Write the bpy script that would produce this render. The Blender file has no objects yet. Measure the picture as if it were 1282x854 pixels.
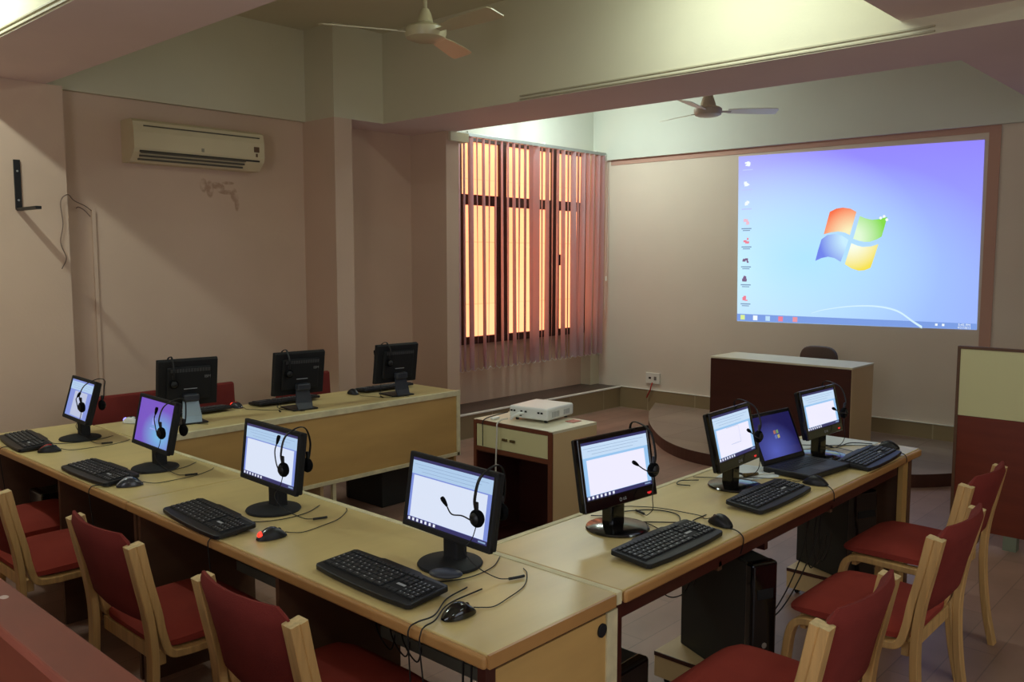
import bpy, bmesh, math, random
from mathutils import Vector, Matrix, Euler
PI = math.pi
random.seed(7)
S = bpy.context.scene
COL = S.collection

# ------------------------------------------------------------------ camera, world, exposure
cam_d = bpy.data.cameras.new('camera'); cam = bpy.data.objects.new('camera', cam_d); COL.objects.link(cam)
cam_d.sensor_width = 36; cam_d.lens = 1088.9 / 1282 * 36; cam_d.clip_start = 0.02; cam_d.clip_end = 60
cam.location = (0, 0, 1.70); cam.rotation_euler = (PI/2 - 0.0951, 0, 0.7439 - PI/2)
S.camera = cam
S.view_settings.view_transform = 'Standard'; S.view_settings.look = 'None'
S.view_settings.gamma = 1.0; S.view_settings.use_curve_mapping = False
S.view_settings.exposure = 0.0
W = bpy.data.worlds.new('world'); S.world = W; W.use_nodes = True
W.node_tree.nodes['Background'].inputs[0].default_value = (0.75, 0.85, 1.0, 1)
W.node_tree.nodes['Background'].inputs[1].default_value = 0.3
TUBE = (0.84, 1.0, 0.95)
FILL = 34.0   # watts per added fill window behind the camera
# tube lamps: (name key, centre, direction, length, power)
TUBES = [
    ('left_bay', (0.95, 5.0, 3.28), 'y', 0.6, 16.0),
    ('middle_bay', (3.95, 2.40, 3.30), 'y', 1.0, 10.0),
    ('window_bay', (6.75, 5.40, 3.28), 'y', 0.8, 17.0),
]

# ------------------------------------------------------------------ materials
MATS = {}
def lin(c):
    return tuple(((v/255)/12.92 if v/255 <= 0.04045 else ((v/255+0.055)/1.055)**2.4) for v in c)
def mat(name, rgb, rough=0.6, metal=0.0, spec=0.5, noise=None, bump=None, coat=0.0, emis=None, estr=1.0, alpha=None):
    """rgb is an sRGB 0..255 triple; noise=(scale, amount, stretch) mottles the colour"""
    if name in MATS: return MATS[name]
    m = bpy.data.materials.new(name); m.use_nodes = True; nt = m.node_tree
    b = nt.nodes['Principled BSDF']; c = lin(rgb)
    b.inputs['Base Color'].default_value = (*c, 1); b.inputs['Roughness'].default_value = rough
    b.inputs['Metallic'].default_value = metal; b.inputs['Specular IOR Level'].default_value = spec
    b.inputs['Coat Weight'].default_value = coat
    if emis:
        b.inputs['Emission Color'].default_value = (*lin(emis), 1); b.inputs['Emission Strength'].default_value = estr
    tc = nt.nodes.new('ShaderNodeTexCoord')
    if noise:
        sc, am, st = noise
        mp = nt.nodes.new('ShaderNodeMapping'); mp.inputs['Scale'].default_value = st
        nt.links.new(tc.outputs['Object'], mp.inputs['Vector'])
        n = nt.nodes.new('ShaderNodeTexNoise'); n.inputs['Scale'].default_value = sc; n.inputs['Detail'].default_value = 5
        nt.links.new(mp.outputs[0], n.inputs['Vector'])
        r = nt.nodes.new('ShaderNodeValToRGB')
        r.color_ramp.elements[0].position = 0.3; r.color_ramp.elements[1].position = 0.7
        r.color_ramp.elements[0].color = (*[v*(1-am) for v in c], 1)
        r.color_ramp.elements[1].color = (*[min(1, v*(1+am)) for v in c], 1)
        nt.links.new(n.outputs['Fac'], r.inputs[0]); nt.links.new(r.outputs[0], b.inputs['Base Color'])
    if bump:
        n2 = nt.nodes.new('ShaderNodeTexNoise'); n2.inputs['Scale'].default_value = bump[0]
        nt.links.new(tc.outputs['Object'], n2.inputs['Vector'])
        bp = nt.nodes.new('ShaderNodeBump'); bp.inputs['Strength'].default_value = bump[1]; bp.inputs['Distance'].default_value = 0.01
        nt.links.new(n2.outputs['Fac'], bp.inputs['Height']); nt.links.new(bp.outputs[0], b.inputs['Normal'])
    MATS[name] = m
    return m
def glow(name, rgb, strength=1.0):
    if name in MATS: return MATS[name]
    m = bpy.data.materials.new(name); m.use_nodes = True; nt = m.node_tree
    b = nt.nodes['Principled BSDF']; b.inputs['Base Color'].default_value = (0.01, 0.01, 0.01, 1); b.inputs['Roughness'].default_value = 0.3
    b.inputs['Emission Color'].default_value = (*lin(rgb), 1); b.inputs['Emission Strength'].default_value = strength
    MATS[name] = m
    return m

WALL_PINK = mat('wall_paint_pink', (210, 182, 158), 0.85, spec=0.2, noise=(1.3, 0.05, (1, 1, 1)), bump=(60, 0.06))
WALL_CREAM = mat('wall_paint_cream', (210, 202, 174), 0.85, spec=0.2, noise=(1.0, 0.04, (1, 1, 1)), bump=(60, 0.06))
SOFFIT = mat('soffit_paint', (230, 208, 202), 0.85, spec=0.2, noise=(1.2, 0.04, (1, 1, 1)))
WALL_COOL = mat('wall_paint_cool_white', (208, 212, 202), 0.85, spec=0.2, noise=(1.0, 0.04, (1, 1, 1)))
WALL_SCREEN = mat('wall_paint_beige', (218, 206, 190), 0.85, spec=0.2, noise=(1.1, 0.03, (1, 1, 1)))
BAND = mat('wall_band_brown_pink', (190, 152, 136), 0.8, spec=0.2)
WHITE_TRIM = mat('white_trim', (225, 222, 212), 0.6)
LAM = mat('tan_laminate', (206, 184, 126), 0.36, spec=0.45, noise=(2.2, 0.09, (0.6, 4, 1)))
LAM_PANEL = mat('tan_laminate_panel', (196, 158, 96), 0.5, spec=0.4, noise=(2.0, 0.08, (1, 1, 5)))
LAM_EDGE = mat('brown_bullnose', (178, 132, 78), 0.4, noise=(6, 0.1, (1, 1, 1)))
EDGE_WHITE = mat('worn_cream_edging', (218, 208, 168), 0.6, noise=(18, 0.12, (1, 1, 1)))
GABLE = mat('dark_brown_board', (92, 62, 42), 0.6, noise=(3, 0.12, (1, 1, 6)))
MAROON = mat('maroon_laminate', (66, 30, 24), 0.38, spec=0.5, noise=(2.5, 0.12, (1, 1, 6)))
REDBROWN = mat('redbrown_laminate', (108, 46, 30), 0.42, spec=0.4, noise=(2.5, 0.12, (1, 1, 8)))
TRAYGREY = mat('grey_metal_tray', (120, 122, 110), 0.5)
WOOD = mat('beech_plywood', (192, 152, 96), 0.42, spec=0.4, noise=(55, 0.20, (1, 1, 0.03)))
ENDGRAIN = mat('beech_end_grain', (204, 178, 128), 0.7, noise=(60, 0.2, (1, 1, 1)))
FAB = mat('red_upholstery', (142, 56, 46), 0.95, spec=0.15, noise=(5, 0.10, (1, 1, 1)), bump=(400, 0.25))
FABEDGE = mat('red_upholstery_back', (120, 48, 42), 0.95, spec=0.15, noise=(7, 0.10, (1, 1, 1)), bump=(400, 0.25))
BLK = mat('black_plastic', (22, 22, 24), 0.45, spec=0.4)
BLKM = mat('matte_black_plastic', (26, 26, 28), 0.7, spec=0.3)
GLOSS = mat('glossy_black_plastic', (9, 9, 11), 0.12, spec=0.6)
KEY = mat('key_caps', (34, 35, 38), 0.5, spec=0.4)
LEGEND = mat('grey_print', (170, 172, 175), 0.6)
GREYB = mat('grey_blue_plastic', (44, 48, 58), 0.45)
PALEBLUE = mat('pale_blue_plastic', (150, 172, 190), 0.35)
FOAM = mat('black_foam', (12, 12, 14), 0.95, spec=0.1)
CABLE = mat('black_cable', (16, 15, 15), 0.55)
WCABLE = mat('white_cable', (205, 200, 188), 0.5)
RCABLE = mat('red_cable', (170, 40, 32), 0.5)
RODM = mat('blind_rail_grey', (150, 152, 150), 0.4, metal=0.4)
FRAME = mat('dark_brown_window_frame', (52, 32, 24), 0.5)
ACW = mat('cream_white_plastic', (214, 198, 160), 0.45, noise=(2, 0.05, (1, 1, 1)))
ACD = mat('ac_louvre_grey', (84, 74, 58), 0.6)  # grey of the louvres and the front seam
PROJ = mat('projector_white', (228, 230, 226), 0.4)
CREAMB = mat('cream_board', (212, 184, 138), 0.5, noise=(2, 0.05, (1, 1, 1)))
CREAMT = mat('pale_cream_top', (220, 212, 184), 0.45)
CREAMG = mat('greenish_cream_board', (206, 200, 150), 0.5)
BRASS = mat('dull_brass', (110, 92, 58), 0.4, metal=0.7)
FANC = mat('fan_cream_enamel', (196, 186, 150), 0.35, spec=0.5)
FANB = mat('fan_brown_enamel', (92, 74, 60), 0.4)
CHBR = mat('grey_brown_vinyl', (86, 66, 58), 0.6)
REDLED = glow('red_led', (235, 40, 44), 0.8)
REDGLOW = glow('red_mouse_glow', (255, 60, 40), 1.6)
VIOLED = glow('blue_violet_mouse_glow', (150, 140, 255), 2.0)
BLUEIND = glow('blue_led', (90, 120, 255), 1.5)
STEEL = mat('bolt_steel', (180, 180, 176), 0.35, metal=0.8)
PAPER = mat('white_paper', (222, 228, 230), 0.7)

def tile_mat(name, c1, c2, cm, sx, sy, mort=0.006, rough=0.5, swizzle=None, offs=0.0, jitter=0.5):
    m = bpy.data.materials.new(name); m.use_nodes = True; nt = m.node_tree; b = nt.nodes['Principled BSDF']
    tc = nt.nodes.new('ShaderNodeTexCoord'); src = tc.outputs['Object']
    if swizzle:
        sep = nt.nodes.new('ShaderNodeSeparateXYZ'); cb = nt.nodes.new('ShaderNodeCombineXYZ'); nt.links.new(src, sep.inputs[0])
        for i, ax in enumerate(swizzle): nt.links.new(sep.outputs[ax], cb.inputs[i])
        src = cb.outputs[0]
    br = nt.nodes.new('ShaderNodeTexBrick'); br.offset = offs; br.inputs['Scale'].default_value = 1
    br.inputs['Brick Width'].default_value = sx; br.inputs['Row Height'].default_value = sy
    br.inputs['Mortar Size'].default_value = mort; br.inputs['Bias'].default_value = 0
    br.inputs['Color1'].default_value = (*lin(c1), 1); br.inputs['Color2'].default_value = (*lin(c2), 1); br.inputs['Mortar'].default_value = (*lin(cm), 1)
    nt.links.new(src, br.inputs['Vector'])
    n = nt.nodes.new('ShaderNodeTexNoise'); n.inputs['Scale'].default_value = 3.5; n.inputs['Detail'].default_value = 6
    nt.links.new(tc.outputs['Object'], n.inputs['Vector'])
    mr = nt.nodes.new('ShaderNodeMapRange'); mr.inputs[3].default_value = 1 - jitter*0.35; mr.inputs[4].default_value = 1 + jitter*0.25
    nt.links.new(n.outputs['Fac'], mr.inputs[0])
    mx = nt.nodes.new('ShaderNodeVectorMath'); mx.operation = 'SCALE'
    nt.links.new(br.outputs['Color'], mx.inputs[0]); nt.links.new(mr.outputs[0], mx.inputs['Scale'])
    nt.links.new(mx.outputs[0], b.inputs['Base Color']); b.inputs['Roughness'].default_value = rough
    MATS[name] = m
    return m
FLOORM = tile_mat('pinkish_plank_floor', (158, 124, 108), (144, 114, 100), (128, 102, 90), 0.9, 0.15, 0.003, 0.42, offs=0.5, jitter=1.0)
PLATM = tile_mat('grey_brown_platform_floor', (150, 132, 116), (142, 124, 110), (120, 104, 92), 0.6, 0.6, 0.004, 0.5)
TILEX = tile_mat('olive_brown_wall_tile', (150, 132, 98), (138, 120, 90), (170, 156, 126), 0.6, 0.5, 0.006, 0.35, swizzle=(1, 2, 0))
TILEY = tile_mat('olive_brown_ledge_tile', (150, 132, 98), (138, 120, 90), (170, 156, 126), 0.6, 0.5, 0.006, 0.35, swizzle=(0, 2, 1))
LEDGEM = mat('shaded_ledge_dark', (66, 52, 48), 0.35, noise=(20, 0.2, (1, 1, 1)))  # ledge in shade below the window; the darkness is in the colour
RISER = mat('dark_maroon_riser', (78, 46, 38), 0.5, noise=(3, 0.1, (1, 1, 1)))

# ------------------------------------------------------------------ geometry helpers
def bm_new(): return bmesh.new()
def obj(name, bm, mats, parent=None, smooth=False, loc=None, rot=None):
    me = bpy.data.meshes.new(name); bm.to_mesh(me); bm.free()
    if not isinstance(mats, (list, tuple)): mats = [mats]
    for m in mats: me.materials.append(m)
    if smooth:
        for p in me.polygons: p.use_smooth = True
        try: me.set_sharp_from_angle(angle=math.radians(40))
        except Exception: pass
    o = bpy.data.objects.new(name, me); COL.objects.link(o)
    if parent: o.parent = parent
    if loc: o.location = loc
    if rot: o.rotation_euler = rot
    return o
def tag(o, label=None, cat=None, group=None, kind=None):
    if label: o['label'] = label
    if cat: o['category'] = cat
    if group: o['group'] = group
    if kind: o['kind'] = kind
    return o
def thing(name, label, cat, loc=(0, 0, 0), rz=0, group=None):
    o = bpy.data.objects.new(name, None); COL.objects.link(o); o.empty_display_size = 0.1
    o.location = loc; o.rotation_euler = (0, 0, rz)
    return tag(o, label, cat, group)
def kids(o): return [c for c in bpy.data.objects if c.parent == o]
def dup(root, loc, rz, label):
    r = root.copy(); COL.objects.link(r); r.location = loc; r.rotation_euler = (0, 0, rz); r['label'] = label
    for ch in kids(root):
        c = ch.copy(); COL.objects.link(c); c.parent = r
        for g in kids(ch):
            d = g.copy(); COL.objects.link(d); d.parent = c
    return r
def box(bm, x0, x1, y0, y1, z0, z1, bev=0.0, seg=2, mi=0, M=None):
    t = bmesh.new()
    bmesh.ops.create_cube(t, size=1)
    for v in t.verts:
        v.co = Vector((x0 + (v.co.x + .5)*(x1-x0), y0 + (v.co.y + .5)*(y1-y0), z0 + (v.co.z + .5)*(z1-z0)))
    if bev > 0: bmesh.ops.bevel(t, geom=list(t.edges), offset=bev, segments=seg, profile=0.5, affect='EDGES')
    merge(bm, t, mi, M)
def merge(bm, t, mi=0, M=None):
    vs = {}
    for v in t.verts: vs[v] = bm.verts.new(M @ v.co if M else v.co)
    for f in t.faces:
        try:
            nf = bm.faces.new([vs[v] for v in f.verts]); nf.material_index = mi; nf.smooth = f.smooth
        except ValueError: pass
    t.free()
def lathe(bm, prof, seg=28, c=(0, 0, 0), mi=0, M=None, a0=0, a1=2*PI):
    t = bmesh.new(); rings = []
    full = abs(a1-a0-2*PI) < 1e-6; n = seg if full else seg+1
    for r, z in prof:
        if r < 1e-6: rings.append([t.verts.new((c[0], c[1], c[2]+z))])
        else: rings.append([t.verts.new((c[0]+r*math.cos(a0+(a1-a0)*i/seg), c[1]+r*math.sin(a0+(a1-a0)*i/seg), c[2]+z)) for i in range(n)])
    for A, B in zip(rings[:-1], rings[1:]):
        for i in range(seg):
            j = (i+1) % n
            if len(A) == 1 and len(B) == 1: continue
            if len(A) == 1: q = [A[0], B[i], B[j]]
            elif len(B) == 1: q = [A[i], A[j], B[0]]
            else: q = [A[i], A[j], B[j], B[i]]
            try: t.faces.new(q)
            except ValueError: pass
    bmesh.ops.recalc_face_normals(t, faces=list(t.faces))
    merge(bm, t, mi, M)
def spline(P, n=8):
    P = [Vector(p) for p in P]
    if len(P) < 3: return P
    Q = [P[0]*2-P[1]] + P + [P[-1]*2-P[-2]]; out = []
    for i in range(1, len(Q)-2):
        for k in range(n):
            t = k/n; a, b, c, d = Q[i-1], Q[i], Q[i+1], Q[i+2]
            out.append(0.5*((2*b) + (c-a)*t + (2*a-5*b+4*c-d)*t*t + (3*b-a-3*c+d)*t**3))
    out.append(P[-1]); return out
def tube(bm, P, r, seg=8, n=8, mi=0, M=None, cap=True):
    pts = spline(P, n) if n else [Vector(p) for p in P]; t = bmesh.new(); rings = []
    up = Vector((0, 0, 1)); prev = None
    for i, p in enumerate(pts):
        d = (pts[min(i+1, len(pts)-1)] - pts[max(i-1, 0)]).normalized()
        if prev is None:
            a = d.cross(up);
            if a.length < 1e-3: a = d.cross(Vector((1, 0, 0)))
            a.normalize()
        else:
            a = prev - d*prev.dot(d)
            if a.length < 1e-5: a = d.cross(up)
            a.normalize()
        prev = a; b = d.cross(a)
        rr = r(i/(len(pts)-1)) if callable(r) else r
        rings.append([t.verts.new(p + (a*math.cos(2*PI*k/seg) + b*math.sin(2*PI*k/seg))*rr) for k in range(seg)])
    for A, B in zip(rings[:-1], rings[1:]):
        for k in range(seg): t.faces.new([A[k], A[(k+1) % seg], B[(k+1) % seg], B[k]])
    if cap: t.faces.new(rings[0][::-1]); t.faces.new(rings[-1])
    for f in t.faces: f.smooth = True
    merge(bm, t, mi, M)
def ribbon(bm, P, w, th, n=8, mi=0, endmi=None, M=None):
    """lamina: path in the x-z plane, thickness th in that plane, width w along y"""
    pts = spline([(p[0], 0, p[1]) for p in P], n); t = bmesh.new(); rings = []
    for i, p in enumerate(pts):
        d = (pts[min(i+1, len(pts)-1)] - pts[max(i-1, 0)]).normalized(); nn = Vector((-d.z, 0, d.x))
        c = 0.003
        prof = [(-w/2, -th/2+c), (-w/2+c, -th/2), (w/2-c, -th/2), (w/2, -th/2+c), (w/2, th/2-c), (w/2-c, th/2), (-w/2+c, th/2), (-w/2, th/2-c)]
        rings.append([t.verts.new(p + Vector((0, a, 0)) + nn*b) for a, b in prof])
    for A, B in zip(rings[:-1], rings[1:]):
        for k in range(8): t.faces.new([A[k], A[(k+1) % 8], B[(k+1) % 8], B[k]])
    e0 = t.faces.new(rings[0][::-1]); e1 = t.faces.new(rings[-1])
    bmesh.ops.recalc_face_normals(t, faces=list(t.faces))
    if endmi is not None: e0.material_index = e1.material_index = endmi
    vs = {v: bm.verts.new(M @ v.co if M else v.co) for v in t.verts}
    for f in t.faces:
        nf = bm.faces.new([vs[v] for v in f.verts]); nf.material_index = endmi if (endmi is not None and f in (e0, e1)) else mi
    t.free()
def prism(bm, P, z0, z1, mi=0, M=None, bev=0.0):
    t = bmesh.new(); a = [t.verts.new((x, y, z0)) for x, y in P]; b = [t.verts.new((x, y, z1)) for x, y in P]
    t.faces.new(a[::-1]); t.faces.new(b)
    for i in range(len(P)): t.faces.new([a[i], a[(i+1) % len(P)], b[(i+1) % len(P)], b[i]])
    bmesh.ops.recalc_face_normals(t, faces=list(t.faces))
    if bev: bmesh.ops.bevel(t, geom=list(t.edges), offset=bev, segments=2, profile=0.5, affect='EDGES')
    merge(bm, t, mi, M)
def quad(bm, a, b, c, d, mi=0, M=None):
    vs = [bm.verts.new(M @ Vector(p) if M else Vector(p)) for p in (a, b, c, d)]; f = bm.faces.new(vs); f.material_index = mi
def text_mesh(name, s, size, m, parent, M, depth=0.0003):
    cu = bpy.data.curves.new(name, 'FONT'); cu.body = s; cu.size = size; cu.align_x = 'CENTER'; cu.align_y = 'CENTER'; cu.extrude = depth
    to = bpy.data.objects.new(name+'_tmp', cu); COL.objects.link(to)
    dg = bpy.context.evaluated_depsgraph_get(); me = bpy.data.meshes.new_from_object(to.evaluated_get(dg))
    bpy.data.objects.remove(to); me.transform(M); me.materials.clear(); me.materials.append(m)
    o = bpy.data.objects.new(name, me); COL.objects.link(o); o.parent = parent
    return o
def B(name, mats, *args, parent=None, **kw):
    bm = bm_new(); box(bm, *args, **kw); return obj(name, bm, mats, parent)
def struct(o): o['kind'] = 'structure'; return o
def sbox(name, m, x0, x1, y0, y1, z0, z1, bev=0.0): return struct(B(name, m, x0, x1, y0, y1, z0, z1, bev=bev))

# ------------------------------------------------------------------ the room
XW = 8.13      # wall with the projection
YA = 6.15      # wall with the air conditioner
ZS = 2.80      # underside of the beams
ZC = 3.52      # ceiling
XB, YR = -1.6, -2.6
sbox('floor', FLOORM, XB-0.2, XW+0.2, YR-0.2, 6.6, -0.1, 0)
sbox('ceiling', WALL_CREAM, XB-0.2, XW+0.2, YR-0.2, 6.6, ZC, ZC+0.12)
sbox('wall_back', WALL_PINK, XB-0.2, XB, YR-0.2, 6.6, 0, ZC)
sbox('wall_right', WALL_PINK, XB, XW, YR-0.2, YR, 0, ZC)
# wall with the air conditioner; stains live in its paint
def stained_wall():
    m = WALL_PINK.copy(); m.name = 'wall_paint_pink_with_stains'; nt = m.node_tree; b = nt.nodes['Principled BSDF']
    src = b.inputs['Base Color'].links[0].from_socket
    tc = nt.nodes.new('ShaderNodeTexCoord'); sep = nt.nodes.new('ShaderNodeSeparateXYZ'); nt.links.new(tc.outputs['Object'], sep.inputs[0])
    def ell(cx, cz, rx, rz):
        out = None
        parts = []
        for ax, c, r in ((0, cx, rx), (2, cz, rz)):
            s = nt.nodes.new('ShaderNodeMath'); s.operation = 'SUBTRACT'; nt.links.new(sep.outputs[ax], s.inputs[0]); s.inputs[1].default_value = c
            d = nt.nodes.new('ShaderNodeMath'); d.operation = 'DIVIDE'; nt.links.new(s.outputs[0], d.inputs[0]); d.inputs[1].default_value = r
            p = nt.nodes.new('ShaderNodeMath'); p.operation = 'MULTIPLY'; nt.links.new(d.outputs[0], p.inputs[0]); nt.links.new(d.outputs[0], p.inputs[1]); parts.append(p)
        a = nt.nodes.new('ShaderNodeMath'); a.operation = 'ADD'; nt.links.new(parts[0].outputs[0], a.inputs[0]); nt.links.new(parts[1].outputs[0], a.inputs[1])
        l = nt.nodes.new('ShaderNodeMapRange'); l.inputs[1].default_value = 1.3; l.inputs[2].default_value = 0.7; nt.links.new(a.outputs[0], l.inputs[0])
        return l.outputs[0]
    tot = None
    for e in [(3.28, 2.24, .03, .05), (3.33, 2.215, .03, .06), (3.38, 2.245, .05, .025), (3.43, 2.225, .02, .035), (3.47, 2.20, .07, .018), (3.53, 2.18, .03, .05), (3.55, 2.12, .02, .06), (3.48, 2.27, .05, .012)]:
        s = ell(*e)
        if tot is None: tot = s
        else:
            a = nt.nodes.new('ShaderNodeMath'); a.operation = 'MAXIMUM'; nt.links.new(tot, a.inputs[0]); nt.links.new(s, a.inputs[1]); tot = a.outputs[0]
    n = nt.nodes.new('ShaderNodeTexNoise'); n.inputs['Scale'].default_value = 22; nt.links.new(tc.outputs['Object'], n.inputs['Vector'])
    mr = nt.nodes.new('ShaderNodeMapRange'); mr.inputs[1].default_value = 0.35; mr.inputs[2].default_value = 0.6; nt.links.new(n.outputs['Fac'], mr.inputs[0])
    mu = nt.nodes.new('ShaderNodeMath'); mu.operation = 'MULTIPLY'; nt.links.new(tot, mu.inputs[0]); nt.links.new(mr.outputs[0], mu.inputs[1])
    m2 = nt.nodes.new('ShaderNodeMath'); m2.operation = 'MULTIPLY'; nt.links.new(mu.outputs[0], m2.inputs[0]); m2.inputs[1].default_value = 0.55
    mix = nt.nodes.new('ShaderNodeMixRGB'); nt.links.new(m2.outputs[0], mix.inputs[0]); nt.links.new(src, mix.inputs[1]); mix.inputs[2].default_value = (*lin((150, 108, 80)), 1)
    nt.links.new(mix.outputs[0], b.inputs['Base Color']); return m
STAIN = stained_wall()
sbox('wall_left', STAIN, XB, 4.2, YA, YA+0.4, 0, ZS)
sbox('wall_left_upper', WALL_CREAM, XB, 4.2, YA-0.045, YA+0.4, ZS, ZC)
sbox('trim_1', WALL_PINK, 1.45, 2.25, 6.0, YA, 0, ZS)                     # flat pier under the left beam
sbox('wall_pier', WALL_PINK, 4.16, 4.33, 5.72, YA+0.4, 0, ZS)             # deep pier
sbox('wall_pier_upper', WALL_CREAM, 4.16, 4.33, 5.72, YA+0.4, ZS, ZC)
sbox('wall_alcove', WALL_PINK, 4.33, 5.27, 6.10, 6.55, 0, ZS)
sbox('wall_alcove_side', WALL_PINK, 5.27, 5.42, 5.63, 6.55, 0, ZS)
# beams (side faces cream, undersides pinkish)
def beam(name, x0, x1, y0, y1, z0, z1):
    bm = bm_new(); box(bm, x0, x1, y0, y1, z0, z1)
    bm.faces.ensure_lookup_table(); bm.normal_update()
    for f in bm.faces:
        if abs(f.calc_center_median().z - z0) < 1e-4: f.material_index = 1
    return struct(obj(name, bm, [WALL_CREAM, SOFFIT]))
beam('ceiling_beam_left', 1.56, 2.15, YR, 6.104, ZS, ZC)
beam('ceiling_beam_cross', 4.65, 5.36, YR, 6.5, ZS, ZC)
beam('ceiling_beam_alcove', 4.33, 4.65, 5.72, 6.5, ZS, ZC)
beam('ceiling_beam_right', 5.36, XW, 0.9, 1.53, ZS, ZC)
beam('ceiling_beam_near', 2.15, 4.65, 0.9, 1.62, 2.89, ZC)
# conduit lines along the lower edge of the beams
for i, (x, y0, y1) in enumerate([(4.643, 1.45, 4.2), (1.553, 1.0, 6.0)]):
    bm = bm_new()
    for z in (2.808, 2.832): box(bm, x-0.002, x+0.008, y0, y1, z, z+0.009, bev=0.001)
    tag(obj('cable_conduit', bm, mat('aged_conduit', (170, 160, 132), .6)), ['pair of thin cable conduits along the lower edge of the cross beam', 'pair of thin cable conduits along the edge of the near left beam'][i], 'conduit')
# screen wall
sbox('wall_front', WALL_SCREEN, XW, XW+0.2, YR, 6.55, 0, ZS)
sbox('wall_front_upper', WALL_COOL, XW-0.05, XW+0.2, YR, 6.55, ZS, ZC)
sbox('shade_band_top', BAND, XW-0.008, XW, 1.98, 5.95, 2.745, ZS)  # shadow under the proud upper wall, painted as a flat band
sbox('wall_strip_right', BAND, XW-0.008, XW, 1.98, 2.07, 0.95, 2.745)  # flat brown-pink strip beside the projected picture
sbox('baseboard_front', TILEX, XW-0.02, XW, YR, 5.78, 0, 0.235)
# window wall
sbox('wall_window_below', WALL_PINK, 5.42, 7.97, 6.24, 6.5, 0, 0.84)
sbox('wall_window_upper', WALL_COOL, 5.36, XW, 6.17, 6.5, 2.90, ZC)
sbox('wall_window_pier', WALL_CREAM, 7.97, XW, 6.10, 6.5, 0, 2.90)
sbox('wall_window_left_pier', WALL_PINK, 5.42, 5.86, 6.17, 6.5, 0.5, 2.90)
sbox('trim_4', WALL_CREAM, 5.30, 5.52, 5.60, 5.72, 2.72, 2.80)
sbox('trim_window_ledge', LEDGEM, 5.42, XW-0.02, 5.79, 6.3, 0.15, 0.235)
sbox('baseboard_window', TILEY, 5.42, XW-0.02, 5.78, 5.80, 0, 0.225)
sbox('trim_ledge_nosing', WHITE_TRIM, 5.42, XW-0.02, 5.765, 5.80, 0.225, 0.240, bev=0.003)
sbox('trim_front_nosing', WHITE_TRIM, XW-0.026, XW, YR, 5.78, 0.235, 0.242)
sbox('baseboard_left', TILEY, 4.33, 5.27, 6.085, 6.10, 0, 0.20)
# window: dark frame with orange lit panes
wz0, wz1, zt0, zt1 = 0.84, 2.90, 2.222, 2.325
bm = bm_new()
y0, y1 = 6.17, 6.23
for x0_, x1_ in ((5.86, 5.985), (6.52, 6.625), (7.355, 7.455), (7.90, 7.97)): box(bm, x0_, x1_, y0, y1, wz0, wz1, bev=0.004)
for z0_, z1_ in ((wz0, wz0+0.075), (zt0, zt1), (2.84, wz1)): box(bm, 5.9, 7.95, y0-0.004, y1, z0_, z1_, bev=0.004)
# opening sashes
for x0_, x1_ in ((5.985, 6.52), (6.625, 7.355), (7.455, 7.90)):
    for a, b_ in ((x0_, x0_+0.03), (x1_-0.05, x1_)): box(bm, a, b_, y0+0.006, y1-0.006, wz0+.07, zt0)
wf = tag(obj('window_1', bm, FRAME), kind='structure')
pane_m = bpy.data.materials.new('orange_lit_pane'); pane_m.use_nodes = True; nt = pane_m.node_tree; b = nt.nodes['Principled BSDF']
b.inputs['Base Color'].default_value = (0.5, 0.28, 0.1, 1); b.inputs['Roughness'].default_value = 0.25
tc = nt.nodes.new('ShaderNodeTexCoord'); brk = nt.nodes.new('ShaderNodeTexBrick'); sep = nt.nodes.new('ShaderNodeSeparateXYZ'); cb = nt.nodes.new('ShaderNodeCombineXYZ')
nt.links.new(tc.outputs['Object'], sep.inputs[0]); nt.links.new(sep.outputs[0], cb.inputs[0]); nt.links.new(sep.outputs[2], cb.inputs[1]); nt.links.new(cb.outputs[0], brk.inputs['Vector'])
brk.offset = 0; brk.inputs['Scale'].default_value = 1; brk.inputs['Brick Width'].default_value = 0.36; brk.inputs['Row Height'].default_value = 0.62; brk.inputs['Mortar Size'].default_value = 0.006
brk.inputs['Color1'].default_value = (2.2, 0.66, 0.25, 1); brk.inputs['Color2'].default_value = (2.2, 0.62, 0.22, 1); brk.inputs['Mortar'].default_value = (1.7, 0.42, 0.12, 1)
nz = nt.nodes.new('ShaderNodeTexNoise'); nz.inputs['Scale'].default_value = 1.2; nt.links.new(tc.outputs['Object'], nz.inputs['Vector'])
mx = nt.nodes.new('ShaderNodeMixRGB'); mx.inputs[2].default_value = (2.1, 0.82, 0.42, 1); nt.links.new(nz.outputs['Fac'], mx.inputs[0]); nt.links.new(brk.outputs[0], mx.inputs[1])
nt.links.new(mx.outputs[0], b.inputs['Emission Color']); b.inputs['Emission Strength'].default_value = 1.0
for x0_, x1_ in ((5.985, 6.52), (6.625, 7.355), (7.455, 7.90)):
    for z0_, z1_ in ((wz0+.075, zt0), (zt1, 2.84)):
        B('window_pane', pane_m, x0_, x1_, 6.20, 6.206, z0_, z1_, parent=wf)
B('window_handle', BLK, 7.46, 7.475, 6.145, 6.17, 1.62, 1.74, parent=wf, bev=0.003)

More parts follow.
